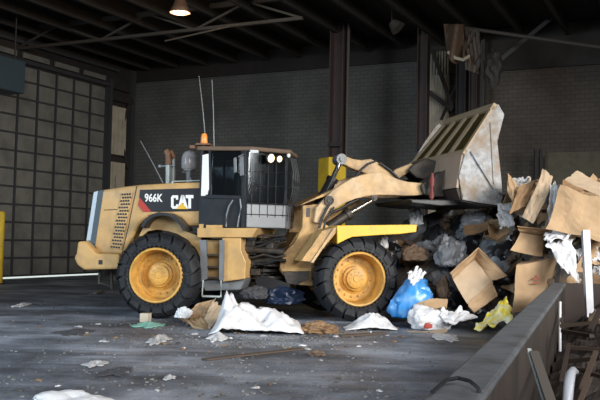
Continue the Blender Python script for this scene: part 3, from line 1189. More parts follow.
# ---- articulation joint between the two frames
hit = RF.W(*(RF.uz(264, 260, 1.45)[0], 1.45, 0))
m = MB()
for z0, z1, r_ in ((.55, .68, .36), (.74, .80, .44), (.88, .93, .30), (1.0, 1.08, .46), (1.14, 1.2, .36), (1.28, 1.34, .42), (1.42, 1.5, .3)):
    m.lathe([(r_, z0), (r_, z1)], V((hit.x, hit.y, 0)), Z, 24)
m.tube(V((hit.x, hit.y, .5)), V((hit.x, hit.y, 1.6)), .16, 16)
part('hitch', m, 'darkmetal', loader)
m = MB()
for (a_, b_, v) in (((242, 249), (284, 252), .8), ((243, 263), (282, 258), .9)):
    m.tube(RF.P(*a_, v), RF.P(*b_, v), .06, 12)
    m.tube(RF.P(*a_, v), RF.P(a_[0] + 12, a_[1] + .6, v), .09, 12)
part('steering_cylinder', m, 'darkmetal', loader)
for i in range(9):
    m = MB()
    y0 = 232 + i * 3.6
    v = .75 + .1 * (i % 3)
    m.path([RF.P(*q, v) for q in ((243, y0 + 2), (252, y0 + 5 + 3 * math.sin(i)), (264, y0 + 3 + 4 * math.sin(i * 2)), (276, y0 + 4 * math.cos(i)), (286, y0 - 1 + 4 * math.sin(i + 1)))], .024, 8)
    part('hydraulic_hose', m, 'black' if i % 2 else 'darkmetal', loader, smooth=60)
for (x, y, s) in ((251, 243, .08), (270, 246, .07), (256, 272, .09), (247, 270, .08), (277, 240, .07)):
    m = MB()
    m.box(RF.P(x, y, .85), RF.f * s, RF.a * s, Z * s * .7)
    part('valve_block', m, 'darkmetal', loader, bevel=.015)
m = MB()
RF.plate(m, [(255, 280), (262, 275), (290, 284), (288, 297), (262, 300)], 1.0, .9)
part('belly_guard', m, 'black', loader)

# ---- front frame
FP = FF.P


def fplate(name, pts, v, th, material, parent=None, **k):
    m = MB()
    FF.plate(m, pts, v, th)
    return part(name, m, material, parent or loader, **k)


ff = None
fo = [(303, 205.5), (318, 204), (322, 222), (345, 236), (345, 268), (312, 286), (290, 284), (280, 270), (281, 256), (295, 242), (302.3, 227)]
ff = fplate('front_frame', fo, .85, .12, 'frame', bevel=.015)
m = MB()
base = [FP(*q, .85) for q in fo]
m.prism([p + FF.a * 1.08 for p in base], FF.a * .12)
part('far_frame_plate', m, 'frame', ff, bevel=.015)
m = MB()
m.prism([FP(*q, .85) + FF.a * .12 for q in ((300, 232), (340, 240), (340, 268), (312, 284), (290, 282), (282, 268), (284, 256))], FF.a * .96)
part('frame_core', m, 'frame', ff)
fplate('inspection_slot', [(306.5, 208), (310.3, 208), (309.8, 217), (306, 217)], .845, .03, 'black', ff, label='dark upright slot in the tower plate')
fplate('edge_rib', [(281, 268), (311, 268), (311, 271), (282, 271.5)], .80, .06, 'frame', ff)
fplate('lower_plate', [(283, 272), (309, 271), (309, 279), (296, 285), (287, 283)], .80, .06, 'darkmetal', ff)
# dusty cross plate on top of the tower
m = MB()
tA = [FP(301, 205, .85), FP(304, 203, .85), FP(334, 189, .85), FP(333, 193, .85)]
m.prism(tA, FF.a * 1.2)
part('tower_top_plate', m, 'frame', ff)
# fender
fd = fplate('front_fender', [(337, 225.5), (417, 224.5), (416.5, 232), (400, 234), (380, 235), (352, 237), (345, 240), (337.5, 244)], .0, .62, 'bodyclean', bevel=.012)
m = MB()
A = [FP(322, 231, .05), FP(337, 226.5, .05), FP(337, 232, .05), FP(312, 262, .05), FP(301, 261, .05)]
m.prism(A, FF.a * .58)
part('fender_flap', m, 'frame', fd, bevel=.01)
m = MB()
m.prism([FP(*q, .0) for q in ((334, 228), (337, 227.5), (313.5, 262.5), (311, 262.5))], FF.a * .06)  # pale strip paints the light catching the flap edge
part('flap_lit_edge', m, 'boom', fd, label='pale strip painted as the lit edge of the fender flap')
m = MB()
RFv = FF.a * (TRACK - .62)
m.prism([FP(*q, .0) + RFv for q in ((337, 225.5), (417, 224.5), (416.5, 230.5), (352, 235), (338, 241))], FF.a * .62)
part('front_fender', m, 'bodyclean', loader)

# ---- lift arms
arm = [(314, 222), (316, 208), (324, 199.5), (333, 190), (342, 184), (352, 178), (362, 174.8), (374, 171.8), (382, 172), (390, 175.5), (398, 179), (408, 181.8), (418, 182.6), (426, 182.8), (429.5, 186), (429.5, 191), (426, 194.6),
       (416, 195.6), (405, 195.8), (392, 195.2), (380, 195), (368, 196), (355, 199), (345, 203), (335, 209), (326, 217), (320, 224)]
la = fplate('lift_arm', arm, .72, .13, 'boom', bevel=.02)
m = MB()
m.prism([FP(*q, .72) + FF.a * 1.33 for q in arm], FF.a * .13)
part('lift_arm', m, 'boom', loader, bevel=.02)
m = MB()
ca, cb = FP(381, 184, .8), FP(381, 184, .8) + FF.a * 1.3
m.tube(ca, cb, .16, 16)
part('cross_tube', m, 'boom', la, smooth=50)
for (x, y, r_) in ((329, 200.5, .095), (374, 198, .06), (425, 188.5, .09)):
    c = FP(x, y, .68)
    part('pin', MB().lathe([(r_, -.03), (r_, .06), (.0001, .06)], c, FF.a, 20).lathe([(r_ * .5, -.05), (r_ * .5, 0), (.0001, -.05)], c, FF.a, 12), 'darkmetal', la)
# tilt lever and link in the middle
vt = 1.3
bl = fplate('tilt_lever', [(337, 157), (341, 155.3), (346, 156), (354, 159), (362, 160), (371, 158.8), (378, 162), (385, 166), (392, 172), (398, 178.5), (396, 183), (388, 184), (380, 178), (372, 176), (362, 172), (354, 169.5), (345, 165), (339, 164)], vt, .22, 'boom', bevel=.03)
part('lever_pin', MB().lathe([(.11, -.06), (.11, .28), (.06, .3), (.0001, .3)], FP(341, 159.3, vt), FF.a, 20).lathe([(.05, -.09), (.05, -.05), (.0001, -.09)], FP(341, 159.3, vt), FF.a, 12), 'grey', bl, smooth=40)
part('lever_hose', MB().path([FP(*q, vt - .05) for q in ((376, 161), (368, 164), (361, 170), (356, 176))], .022, 8).path([FP(*q, vt - .05) for q in ((380, 163), (390, 170), (398, 178))], .028, 8), 'black', bl, smooth=60)
tc_ = part('tilt_cylinder', MB().tube(FP(318, 206, vt), FP(332.5, 179, vt), .105, 16).tube(FP(331.5, 181, vt), FP(333, 178, vt), .125, 16), 'black', loader, smooth=45)
part('piston_rod', MB().tube(FP(332, 180, vt), FP(341, 160, vt), .05, 14), 'chrome', tc_, smooth=45)
part('cylinder_hose', MB().path([FP(*q, vt - .15) for q in ((322, 205), (325, 194), (331, 182), (336, 170), (338, 164))], .03, 8), 'black', tc_, smooth=60)
# lift cylinder
lc = part('lift_cylinder', MB().tube(FP(322, 232, .95), FP(349.5, 213, .95), .105, 16).tube(FP(346, 215.3, .95), FP(350, 212.6, .95), .13, 16), 'darkmetal', loader, smooth=45)
part('piston_rod', MB().tube(FP(349, 213.3, .95), FP(374, 199, .95), .05, 14), 'chrome', lc, smooth=45)
m = MB()
m.tube(FP(322, 232, .95) + FF.a * .95, FP(349.5, 213, .95) + FF.a * .95, .105, 16)
m.tube(FP(349, 213.3, .95) + FF.a * .95, FP(374, 199, .95) + FF.a * .95, .05, 12)
part('lift_cylinder', m, 'frame', loader, smooth=45)
m = MB()
m.path([FP(*q, .66) for q in ((333, 199), (327, 208), (322, 218), (319, 228))], .028, 8)
m.path([FP(*q, .9) for q in ((330, 213), (340, 209), (350, 203), (362, 197.5))], .028, 8)  # this black strip stands for the shadow gap under the boom
m.path([FP(*q, .66) for q in ((334, 207), (326, 220), (323, 231))], .022, 8)
part('boom_hose_and_shade', m, 'black', loader, smooth=60)

# ---- bucket
BV0, BW = -.12, 3.0
bend = [(498.5, 104), (504.5, 114.5), (497.5, 141.5), (500.5, 170), (503, 195), (500, 204.8), (481, 202), (462.5, 198.7), (459, 176), (465.5, 152), (481, 126), (494, 107)]
bpts = [FP(*q, BV0) for q in bend]
bucket = part('bucket', MB().prism(bpts, FF.a * .05), 'bucketplate', loader, bevel=.008, label='scraped silver side plate and bucket body')
m = MB()
m.prism([p + FF.a * (BW - .05) for p in bpts], FF.a * .05)
part('far_side_plate', m, 'bucketplate', bucket)
# shell: floor, heel and back as thick strips across the width
def strip(pts, th, v0=BV0 + .04, w=BW - .08):
    m = MB()
    q = [FP(*p, BV0) + FF.a * (v0 - BV0) for p in pts]
    for a_, b_ in zip(q, q[1:]):
        d = (b_ - a_).normalized()
        n = d.cross(FF.a)
        m.prism([a_, b_, b_ + n * th, a_ + n * th], FF.a * w)
    return m
part('floor_plate', strip([(500, 204.8), (481, 202.6), (462.5, 199)], .04), 'darkmetal', bucket)
part('back_plate', strip([(459.3, 188), (465.5, 152)], .05), 'bucketback', bucket)
part('heel_plate', strip([(463, 199), (459.5, 188)], .05), 'rusty', bucket)
g_b, g_t = FP(466, 152, BV0), FP(495, 106.5, BV0)
g_d = (g_t - g_b).normalized()
g_n = g_d.cross(FF.a)
if g_n.x > 0:
    g_n = -g_n
TOPK = .80
m = MB()
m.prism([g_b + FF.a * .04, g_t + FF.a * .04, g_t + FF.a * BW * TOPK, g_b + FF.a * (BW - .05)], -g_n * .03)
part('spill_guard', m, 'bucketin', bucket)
# ribs up the spill guard
nr = 5
for i in range(nr):
    t = i / (nr - 1)
    q = [g_b + FF.a * t * (BW - .15), g_t + FF.a * t * (BW * TOPK - .15)]
    n = g_n
    m = MB()
    for a_, b_ in zip(q, q[1:]):
        m.prism([a_, b_, b_ + n * .045, a_ + n * .045], FF.a * (.15 if i not in (0, nr - 1) else .12))
    part('guard_rib', m, 'bucket', bucket, bevel=.006)
m = MB()
q = [g_t - g_d * .10 - g_n * .05, g_t + g_d * .06 - g_n * .05, g_t + g_d * .06 + g_n * .06, g_t - g_d * .10 + g_n * .06]
m.prism(q, FF.a * BW * TOPK)
part('top_rail', m, 'bucket', bucket, bevel=.012)
m = MB()
q = [g_b - g_d * .06 - g_n * .03, g_b + g_d * .05 - g_n * .03, g_b + g_d * .05 + g_n * .05, g_b - g_d * .06 + g_n * .05]
m.prism(q, FF.a * BW)
part('lower_rail', m, 'bucket', bucket, bevel=.012)
# stiffening bars on the near side plate
m = MB()
m.bar(FP(471, 151, BV0 - .02), FP(498, 195, BV0 - .02), .05, .06, up=FF.a)
m.bar(FP(490.5, 122, BV0 - .01), FP(494, 186, BV0 - .01), .025, .03, up=FF.a)
part('side_stiffener', m, 'bucketplate', bucket, bevel=.008)
m = MB()
q = [FP(*p, BV0 - .03) for p in ((462.5, 199.5), (481, 203), (500.5, 205.6), (503, 196), (499.5, 196), (497.5, 200.5), (482, 197.5), (463, 194))]
m.prism(q, FF.a * .03)
part('side_cutter', m, 'bucketplate', bucket)
# hinge brackets and link bracket behind the bucket
for v in (.60, .90, 1.95, 2.25):
    m = MB()
    s_ = FF.a * (v - .60)
    m.prism([FP(*p, .60) + s_ for p in ((421, 185), (427, 180), (440, 172), (452, 168), (452, 196), (436, 197), (424, 195))], FF.a * .06)
    part('hinge_bracket', m, 'darkmetal', bucket, bevel=.015)
for v in (1.2, 1.62):
    m = MB()
    m.prism([FP(*p, 1.2) + FF.a * (v - 1.2) for p in ((408, 170), (414, 164), (426, 158), (440, 162), (438, 182), (417, 178))], FF.a * .08)
    part('link_bracket', m, 'darkmetal', bucket, bevel=.02)
m = MB()
m.prism([FP(*p, 1.35) for p in ((390, 174), (396, 169), (412, 163), (416, 168), (400, 178), (394, 180))], FF.a * .2)
part('tilt_link', m, 'boom', loader, bevel=.03)
m = MB()
m.tube(FP(432.3, 173, .45), FP(431.5, 204, .45), .03, 10)
m.tube(FP(432.2, 178, .45), FP(432, 186, .45), .05, 10)
m.tube(FP(431.8, 192, .45), FP(431.6, 198, .45), .05, 10)
part('red_rod', m, 'redpaint', bucket, label='red rod hanging at the back of the bucket')
m = MB()
q = [FP(*p, .2) for p in ((410, 199), (462, 200), (462, 205), (440, 206), (412, 203))]
m.prism(q, FF.a * 2.2)
part('bucket_underside', m, 'black', bucket, bevel=.02)


# ================================================================== RUBBISH
def ico(sub):
    bm = bmesh.new()
    bmesh.ops.create_icosphere(bm, subdivisions=sub, radius=1)
    return bm


def crumple(seed, sub=4, ridge=.5, lump=.45, freq=1.6, flat=.0, zprof=None, detail=.12):
    """a crumpled lump, normalised to x,y in -.5..+.5 and z in 0..1"""
    bm = ico(sub)
    o = V((seed * 3.17, seed * 1.31, seed * 7.7))
    for v in bm.verts:
        p = v.co.normalized()
        n1 = noise.noise(p * freq + o)
        n2 = 1 - abs(noise.noise(p * freq * 2.1 + o * 2)) * 2
        n3 = 1 - abs(noise.noise(p * freq * 4.6 + o * 3)) * 2
        n4 = noise.noise(p * freq * 11 + o)
        r = 1 + lump * n1 + ridge * .35 * n2 + ridge * .2 * n3 + detail * .3 * n4
        q = p * r
        if q.z < -.35:
            q.z = -.35 - (abs(q.z) - .35) * .15
        v.co = q
    xs, ys, zs = zip(*[tuple(v.co) for v in bm.verts])
    x0, x1, y0, y1, z0, z1 = min(xs), max(xs), min(ys), max(ys), min(zs), max(zs)
    for v in bm.verts:
        x = (v.co.x - x0) / (x1 - x0) - .5
        y = (v.co.y - y0) / (y1 - y0) - .5
        z = (v.co.z - z0) / (z1 - z0)
        if zprof:
            z *= zprof(x + .5)
        v.co = V((x, y, z))
    me = bpy.data.meshes.new('crumple')
    bm.to_mesh(me)
    bm.free()
    return me


def angled(me, ang=35):
    for p in me.polygons:
        p.use_smooth = True
    bm = bmesh.new()
    bm.from_mesh(me)
    for e in bm.edges:
        if len(e.link_faces) == 2:
            e.smooth = e.calc_face_angle(0) < rad(ang)
    bm.to_mesh(me)
    bm.free()


def link_mesh(name, me, material, loc, rot=(0, 0, 0), scale=(1, 1, 1), label=None, cat=None, group=None, kind=None):
    if material and not me.materials:
        me.materials.append(M[material])
    o = bpy.data.objects.new(name, me)
    COL.objects.link(o)
    o.location = loc
    o.rotation_euler = rot
    o.scale = scale
    return setp(o, label, cat, group, kind)


def lump(name, x0, y0, x1, y1, material, label, cat, depth=.5, Y=None, seed=1, group=None, z=None, sharp=30, minh=.03, yaw=0, tilt=0, **k):
    """crumpled thing filling the given outline, resting on the floor (or at depth Y on what is below it)"""
    cx = (x0 + x1) / 2
    if Y is None:
        b = ground(cx, y1)
        base = V((b.x, b.y + depth / 2, 0))
        w_ = (x1 - x0) * b.y / FPX
        up_px = (y1 - y0) - 1.55 * FPX * (1 / b.y - 1 / (b.y + depth))
        h = max(minh, up_px * b.y / FPX + .02)
    else:
        b = at(cx, y1, Y)
        base = V((b.x, b.y + depth / 2, b.z))
        w_ = (x1 - x0) * Y / FPX
        h = (y1 - y0) * Y / FPX
    me = crumple(seed, **k)
    me.transform(Matrix.Diagonal((w_, depth, h, 1)))
    angled(me, sharp)
    base.x *= (base.y / b.y) if Y is None else 1
    return link_mesh(name, me, material, base, (0, rad(tilt), rad(yaw)), label=label, cat=cat, group=group)


def slab(name, near, th, material, label, cat, group=None, bend=.0, seed=0, nsub=6, fold=None):
    """a bent sheet of board: near = four (px, py, Y) corners"""
    c = [at(*q) for q in near]
    n = (c[1] - c[0]).cross(c[3] - c[0]).normalized()
    m = MB()
    o = V((seed * 2.3, seed * 5.1, seed))

    def fn(u, v):
        p = c[0].lerp(c[1], u).lerp(c[3].lerp(c[2], u), v)
        d = bend * math.sin(u * math.pi) + bend * .8 * noise.noise(V((u * 2.2, v * 2.2, 0)) + o)
        # ragged edge
        p = p + (c[1] - c[0]) * .05 * noise.noise(V((v * 5, seed, 3))) + (c[3] - c[0]) * .05 * noise.noise(V((u * 5, seed, 9)))
        return p + n * d
    m.grid(fn, nsub, nsub)
    return top(name, m, material, label, cat, group, solid=th)


# ---- the heap: one uncountable mass, covered with things one can count
crest = [(372, 262, 18.0), (390, 240, 18.2), (404, 228, 18.4), (425, 216, 18.5), (445, 211, 18.6), (480, 208, 18.4), (505, 197, 17.4), (530, 190, 16.4), (560, 190, 15.6), (600, 194, 15.4), (680, 196, 15.4)]
toe = [(372, 17.5), (392, 17.0), (410, 16.6), (440, 16.3), (480, 15.9), (520, 15.0), (560, 14.3), (680, 14.2)]


def interp(tab, x, i):
    if x <= tab[0][0]:
        return tab[0][i]
    for a_, b_ in zip(tab, tab[1:]):
        if x <= b_[0]:
            t = (x - a_[0]) / (b_[0] - a_[0])
            return a_[i] + (b_[i] - a_[i]) * t
    return tab[-1][i]


def heap_pt(px, t, n=True):
    """t = 0 at the toe, 1 at the crest, 2 at the rear toe"""
    c = at(px, interp(crest, px, 1), interp(crest, px, 2))
    ty = interp(toe, px, 1)
    f = at(px, 240, ty)
    f.z = 0
    g = V((c.x * 1.25, c.y + 4, 0))
    if t <= 1:
        p = f.lerp(c, t)
        p.z = c.z * (t ** .8)
    else:
        p = c.lerp(g, t - 1)
    if n:
        q = V((p.x * 2.2, p.y * 2.2, p.z * 2.2))
        p = p + V((.08 * noise.noise(q + V((9, 0, 0))), .10 * noise.noise(q), .16 * noise.noise(q * 1.3 + V((0, 5, 0)))))
    p.z = max(p.z, -.02)
    return p


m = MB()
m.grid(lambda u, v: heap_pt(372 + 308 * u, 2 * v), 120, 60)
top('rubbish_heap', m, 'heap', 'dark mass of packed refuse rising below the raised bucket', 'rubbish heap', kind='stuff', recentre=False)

rng = random.Random(11)


def bent_card(seed):
    m = MB()
    o = V((seed * 1.7, 0, seed))

    def fn(u, v):
        return V((u - .5, (v - .5) * .8 + .05 * noise.noise(V((u * 4, seed, 0))), .18 * abs(u - .45) * (1 if seed % 2 else -.5) + .12 * noise.noise(V((u * 2, v * 2, 0)) + o)))
    m.grid(fn, 6, 5)
    me = m.mesh('torn_cardboard')
    return me


def small_box(seed):
    m = MB()
    h = .5 + .2 * (seed % 3)
    for (c, x, y, z) in (((0, 0, .02), (.5, 0, 0), (0, .4, 0), (0, 0, .02)), ((.48, 0, h / 2), (.02, 0, 0), (0, .4, 0), (0, 0, h / 2)), ((-.48, 0, h / 2), (.02, 0, 0), (0, .4, 0), (0, 0, h / 2)),
                         ((0, .38, h / 2), (.5, 0, 0), (0, .02, 0), (0, 0, h / 2)), ((0, -.38, h / 2), (.5, 0, 0), (0, .02, 0), (0, 0, h / 2))):
        m.box(c, x, y, z)
    m.box((.62, 0, h + .1), (.16, 0, .1), (0, .38, 0), (-.01, 0, .016))
    m.box((-.6, 0, h - .12), (.13, 0, .14), (0, .36, 0), (-.01, 0, .016))
    return m.mesh('broken_box')


def plank_mesh(seed):
    m = MB()
    m.box((0, 0, 0), (.5, 0, 0), (0, .06, 0), (0, 0, .022))
    if seed % 2:
        m.box((.1, 0, .04), (.03, 0, 0), (0, .2, 0), (0, 0, .02))
    return m.mesh('plank')


def torn_sheet(seed):
    m = MB()
    o = V((seed * 4.1, 2, seed))

    def fn(u, v):
        r = .5 + .22 * noise.noise(V((u * 3, v * 3, seed)))
        x, y = (u - .5) * (1 + .3 * noise.noise(V((v * 4, seed, 1)))), (v - .5) * (.8 + .3 * noise.noise(V((u * 4, seed, 7))))
        q = V((u * 2.6, v * 2.6, 0)) + o
        return V((x, y, .30 * (1 - abs(noise.noise(q)) * 2) + .12 * (1 - abs(noise.noise(q * 2.3)) * 2)))
    m.grid(fn, 12, 12)
    me = m.mesh('torn_film')
    return me


protos = {
    'bin_bag': [crumple(i + 20, 3) for i in range(4)],
    'plastic_sack': [crumple(i + 40, 3, ridge=.7) for i in range(4)],
    'rag': [crumple(i + 60, 3, ridge=.9, lump=.6) for i in range(3)],
    'torn_cardboard': [bent_card(i) for i in range(5)],
    'broken_box': [small_box(i) for i in range(3)],
    'plank': [plank_mesh(i) for i in range(2)],
    'torn_film': [torn_sheet(i) for i in range(4)],
}
for kk in ('bin_bag', 'plastic_sack', 'rag'):
    for me in protos[kk]:
        angled(me, 32)
mesh_cache = {}


def heap_item(kind, material, px, t, size, zone, flat=1.0, lift=-.05):
    i = rng.randrange(len(protos[kind]))
    key = (kind, i, material)
    if key not in mesh_cache:
        me = protos[kind][i].copy()
        me.materials.clear()
        me.materials.append(M[material])
        mesh_cache[key] = me
    p = heap_pt(px, t)
    e = .02
    nrm = (heap_pt(px + 6, t, False) - heap_pt(px - 6, t, False)).cross(heap_pt(px, min(1, t + e), False) - heap_pt(px, max(0, t - e), False)).normalized()
    if nrm.z < 0:
        nrm = -nrm
    q = nrm.to_track_quat('Z', 'Y').to_matrix().to_4x4() @ Matrix.Rotation(rng.uniform(0, 6.28), 4, 'Z') @ Matrix.Rotation(rng.uniform(-.45, .45), 4, 'X') @ Matrix.Rotation(rng.uniform(-.45, .45), 4, 'Y')
    words_ = {'bin_bag': 'bin bag', 'plastic_sack': 'plastic sack', 'rag': 'rag', 'torn_cardboard': 'torn cardboard piece', 'broken_box': 'broken cardboard box', 'plank': 'plank', 'torn_film': 'torn plastic film'}
    tone = {'blackbag': 'black', 'greybag': 'grey', 'brownrag': 'brown', 'card': 'brown', 'cardlight': 'pale', 'carddark': 'damp dark', 'wp': 'white', 'wpd': 'dirty white', 'wood': 'weathered', 'darkrag': 'dark grey', 'navy': 'dark blue', 'blue': 'blue', 'redbit': 'red', 'whitepipe': 'white', 'green': 'green'}[material]
    place = {'l': 'heap below the raised bucket', 'r': 'heap right of the raised bucket'}[zone]
    o = link_mesh(kind, mesh_cache[key], None, p + nrm * lift, label='%s %s lying in the %s' % (tone, words_[kind], place), cat=words_[kind].split()[-1] if kind != 'torn_cardboard' else 'cardboard',
                  group='%s %ss in the %s' % (tone, words_[kind], place))
    if kind in ('torn_cardboard', 'torn_film'):
        md = o.modifiers.new('solid', 'SOLIDIFY')
        md.thickness = .02 if kind == 'torn_cardboard' else .008
    o.rotation_euler = q.to_euler()
    s = size * rng.uniform(.75, 1.3)
    zf = {'bin_bag': .55, 'plastic_sack': .5, 'rag': .35}.get(kind, 1.0) * flat
    o.scale = (s, s * rng.uniform(.6, 1.0) if kind in ('bin_bag', 'plastic_sack', 'rag') else s, s * zf)
    return o


left_mix = [('bin_bag', 'blackbag', .50, 9), ('plastic_sack', 'greybag', .55, 9), ('rag', 'brownrag', .45, 8), ('rag', 'darkrag', .45, 8), ('torn_cardboard', 'carddark', .40, 6), ('torn_film', 'wpd', .22, 5),
            ('torn_cardboard', 'card', .28, 3), ('plank', 'wood', .7, 4), ('bin_bag', 'navy', .4, 3), ('torn_film', 'wp', .14, 10), ('rag', 'redbit', .14, 1)]
right_mix = [('torn_cardboard', 'card', .55, 7), ('torn_cardboard', 'carddark', .5, 5), ('torn_film', 'wp', .38, 4), ('torn_film', 'wpd', .4, 4), ('broken_box', 'card', .45, 2), ('bin_bag', 'blackbag', .5, 5), ('rag', 'brownrag', .45, 6), ('rag', 'darkrag', .4, 4), ('plastic_sack', 'greybag', .45, 4), ('plank', 'wood', .6, 1), ('torn_cardboard', 'cardlight', .4, 3)]


def pick(mix):
    tot = sum(q[3] for q in mix)
    x = rng.uniform(0, tot)
    for q in mix:
        x -= q[3]
        if x <= 0:
            return q
    return mix[-1]


for i in range(150):
    px, t = rng.uniform(382, 505), rng.uniform(.06, 1.0)
    kd, mt, sz, _ = pick(left_mix)
    if px < 405 and sz > .3:
        sz *= .7
    heap_item(kd, mt, px, t, sz, 'l')
for i in range(75):
    px, t = rng.uniform(500, 630), rng.uniform(.12, 1.03)
    kd, mt, sz, _ = pick(right_mix)
    heap_item(kd, mt, px, t, sz, 'r')


# ---- things of the heap one can point at
def crumpled_panel(q, seed, amp, n_=8, ridged=False, edge=.05):
    n = (q[1] - q[0]).cross(q[3] - q[0]).normalized()
    o = V((seed * 2.3, seed * 5.1, seed))
    m = MB()

    def fn(u, v):
        p = q[0].lerp(q[1], u).lerp(q[3].lerp(q[2], u), v)
        w_ = V((u * 2.4, v * 2.4, 0)) + o
        if ridged:
            d = (1 - abs(noise.noise(w_)) * 2.2) + .5 * (1 - abs(noise.noise(w_ * 2.4)) * 2.2) - .8
        else:
            d = noise.noise(w_) + .4 * noise.noise(w_ * 2.3)
        p = p + (q[1] - q[0]) * edge * noise.noise(V((v * 5, seed, 3))) + (q[3] - q[0]) * edge * noise.noise(V((u * 5, seed, 9)))
        return p + n * d * amp
    return m.grid(fn, n_, n_)


def floor_sheet(name, x0, x1, ynear, depth, prof, material, label, cat, seed, amp=.42):
    a_, b_ = ground(x0, ynear), ground(x1, ynear)
    m = MB()
    o = V((seed, seed * 2.1, 0))

    def fn(u, v):
        ed = .10 * noise.noise(V((u * 4, seed, 1)))
        p = a_.lerp(b_, u + .04 * noise.noise(V((v * 4, seed, 5)))) + V((0, depth * (v + ed * (1 - v)), 0))
        w_ = V((u * 4.2 + v * 1.2, v * 2.2 - u * 1.0, 0)) + o
        rd = (1 - abs(noise.noise(w_)) * 2.4) + .5 * (1 - abs(noise.noise(w_ * 2.3)) * 2.4)
        h = interp(prof, u, 1) * (math.sin(math.pi * min(1, max(0, v * .97 + .015))) ** .6)
        p.z = max(.012, h * (1 - amp * .75 + amp * .85 * rd) + .012)
        return p
    m.grid(fn, 48, 24)
    o_ = top(name, m, material, label, cat, solid=.008)
    for p in o_.data.polygons:
        p.use_smooth = True
    return o_


def floor_drape(name, x0, y0, x1, y1, material, label, cat, seed, amp=.05):
    """a flat crumpled scrap with a ragged outline, lying on the floor"""
    a_, b_ = ground(x0, (y0 + y1) / 2), ground(x1, (y0 + y1) / 2)
    n_, f_ = ground((x0 + x1) / 2, y1), ground((x0 + x1) / 2, y0)
    c = (a_ + b_) / 2
    rx, ry = (b_.x - a_.x) / 2, (f_.y - n_.y) / 2
    o = V((seed * 1.9, seed * .7, 0))
    m = MB()

    def fn(u, v):
        t = u * 2 * math.pi
        d = V((math.cos(t), math.sin(t), 0))
        r = v * (.82 + .5 * noise.noise(d * 1.6 + o) + .25 * noise.noise(d * 4 + o))
        p = c + V((d.x * r * rx, d.y * r * ry, 0))
        w_ = V((d.x * r * 2.2, d.y * r * 2.2, 0)) + o
        h = (1 - abs(noise.noise(w_)) * 2.2) + .4 * (1 - abs(noise.noise(w_ * 2.5)) * 2)
        p.z = .008 + max(0, amp * h * (1.05 - v))
        return p
    m.grid(fn, 36, 10)
    bmesh.ops.remove_doubles(m.bm, verts=m.bm.verts[:], dist=.0008)
    o_ = top(name, m, material, label, cat, solid=.006)
    for p in o_.data.polygons:
        p.use_smooth = True
    return o_


def drape(name, quad, material, label, cat, seed):
    q = [at(*p) for p in quad]
    o = top(name, crumpled_panel(q, seed, .065, 20, True, .16), material, label, cat, solid=.006)
    for p in o.data.polygons:
        p.use_smooth = True
    return o


def carton(name, near, far, material, label, flaps=(), group=None, crush=.03):
    """box lofted between two quads of (px, py, Y); flaps: quads"""
    A, B = [at(*q) for q in near], [at(*q) for q in far]
    c = sum(A + B, V((0, 0, 0))) / 8
    lowz = min(p.z for p in A + B)
    r = empty(name, V((c.x, c.y, lowz)), label, 'box', group)
    m = MB()

    def dent(p):
        q = p * 2.6
        return p + V((noise.noise(q), noise.noise(q + V((7, 0, 0))), noise.noise(q + V((0, 7, 0))))) * crush
    for f in ((A[0], A[1], A[2], A[3]), (B[1], B[0], B[3], B[2]), (A[0], A[1], B[1], B[0]), (A[1], A[2], B[2], B[1]), (A[2], A[3], B[3], B[2]), (A[3], A[0], B[0], B[3])):
        m.grid(lambda u, v: dent(f[0].lerp(f[1], u).lerp(f[3].lerp(f[2], u), v)), 8, 8)
    bmesh.ops.remove_doubles(m.bm, verts=m.bm.verts[:], dist=.001)
    part('shell', m, material, r)
    for fq in flaps:
        mt = fq[4] if len(fq) > 4 else material
        q = [at(*p) for p in fq[:4]]
        n = (q[1] - q[0]).cross(q[3] - q[0]).normalized()
        part('flap', crumpled_panel(q, abs(hash((round(q[0].x, 3), 7))) % 50, .025), mt, r, solid=.016)
    return r


b1 = carton('cardboard_box', [(453, 279, 15.2), (475, 259, 15.5), (491.5, 281, 15.3), (467, 303.5, 15.0)],
            [(460, 290, 15.75), (482, 270, 16.0), (498, 296, 15.9), (474.5, 313, 15.6)], 'cardlight', 'tilted pale cardboard box with raised flaps above the yellow wrapper',
            [((453, 279, 15.2), (475, 259, 15.5), (478, 247.5, 15.3), (450, 273, 15.0), 'card'),
             ((475, 259, 15.5), (491.5, 281, 15.3), (508, 276, 15.25), (478, 247.5, 15.3), 'card'),
             ((467, 303.5, 15.0), (491.5, 281, 15.28), (497.5, 296, 15.2), (474, 313, 14.9), 'card')])  # last browner panel paints the less lit side of the box
b2 = carton('cardboard_box', [(516.5, 265, 14.6), (555.5, 258.5, 14.8), (560, 300, 14.8), (512, 314, 14.55)],
            [(521, 262, 15.2), (557, 257, 15.3), (562, 298, 15.3), (515, 311, 15.1)], 'card', 'upright brown cardboard box with a small red mark by the wall end',
            [((555.5, 258.5, 14.8), (557, 257, 15.3), (581, 280, 15.2), (559, 274, 14.75), 'cardlight')])
m = MB()
for (pa, pb) in (((532.5, 280), (536, 276)), ((536, 276), (539.5, 280)), ((533, 282.5), (539.5, 282.8))):
    q0, q1 = at(*pa, 14.6), at(*pb, 14.62)
    m.bar(q0 - V((0, .01, 0)), q1 - V((0, .012, 0)), .012, .018, up=Z)
part('red_mark', m, 'redbit', b2, label='small red printed mark')
b3 = carton('cardboard_box', [(520, 233, 14.9), (545, 236, 15.0), (541, 257, 14.9), (510, 250, 14.75)],
            [(526, 229, 15.4), (549, 232, 15.4), (546, 252, 15.4), (516, 246, 15.3)], 'card', 'small crushed brown box right above the box with the red mark',
            [((520, 233, 14.9), (545, 236, 15.0), (549, 230, 14.8), (517, 226, 14.8), 'carddark')], crush=.08)
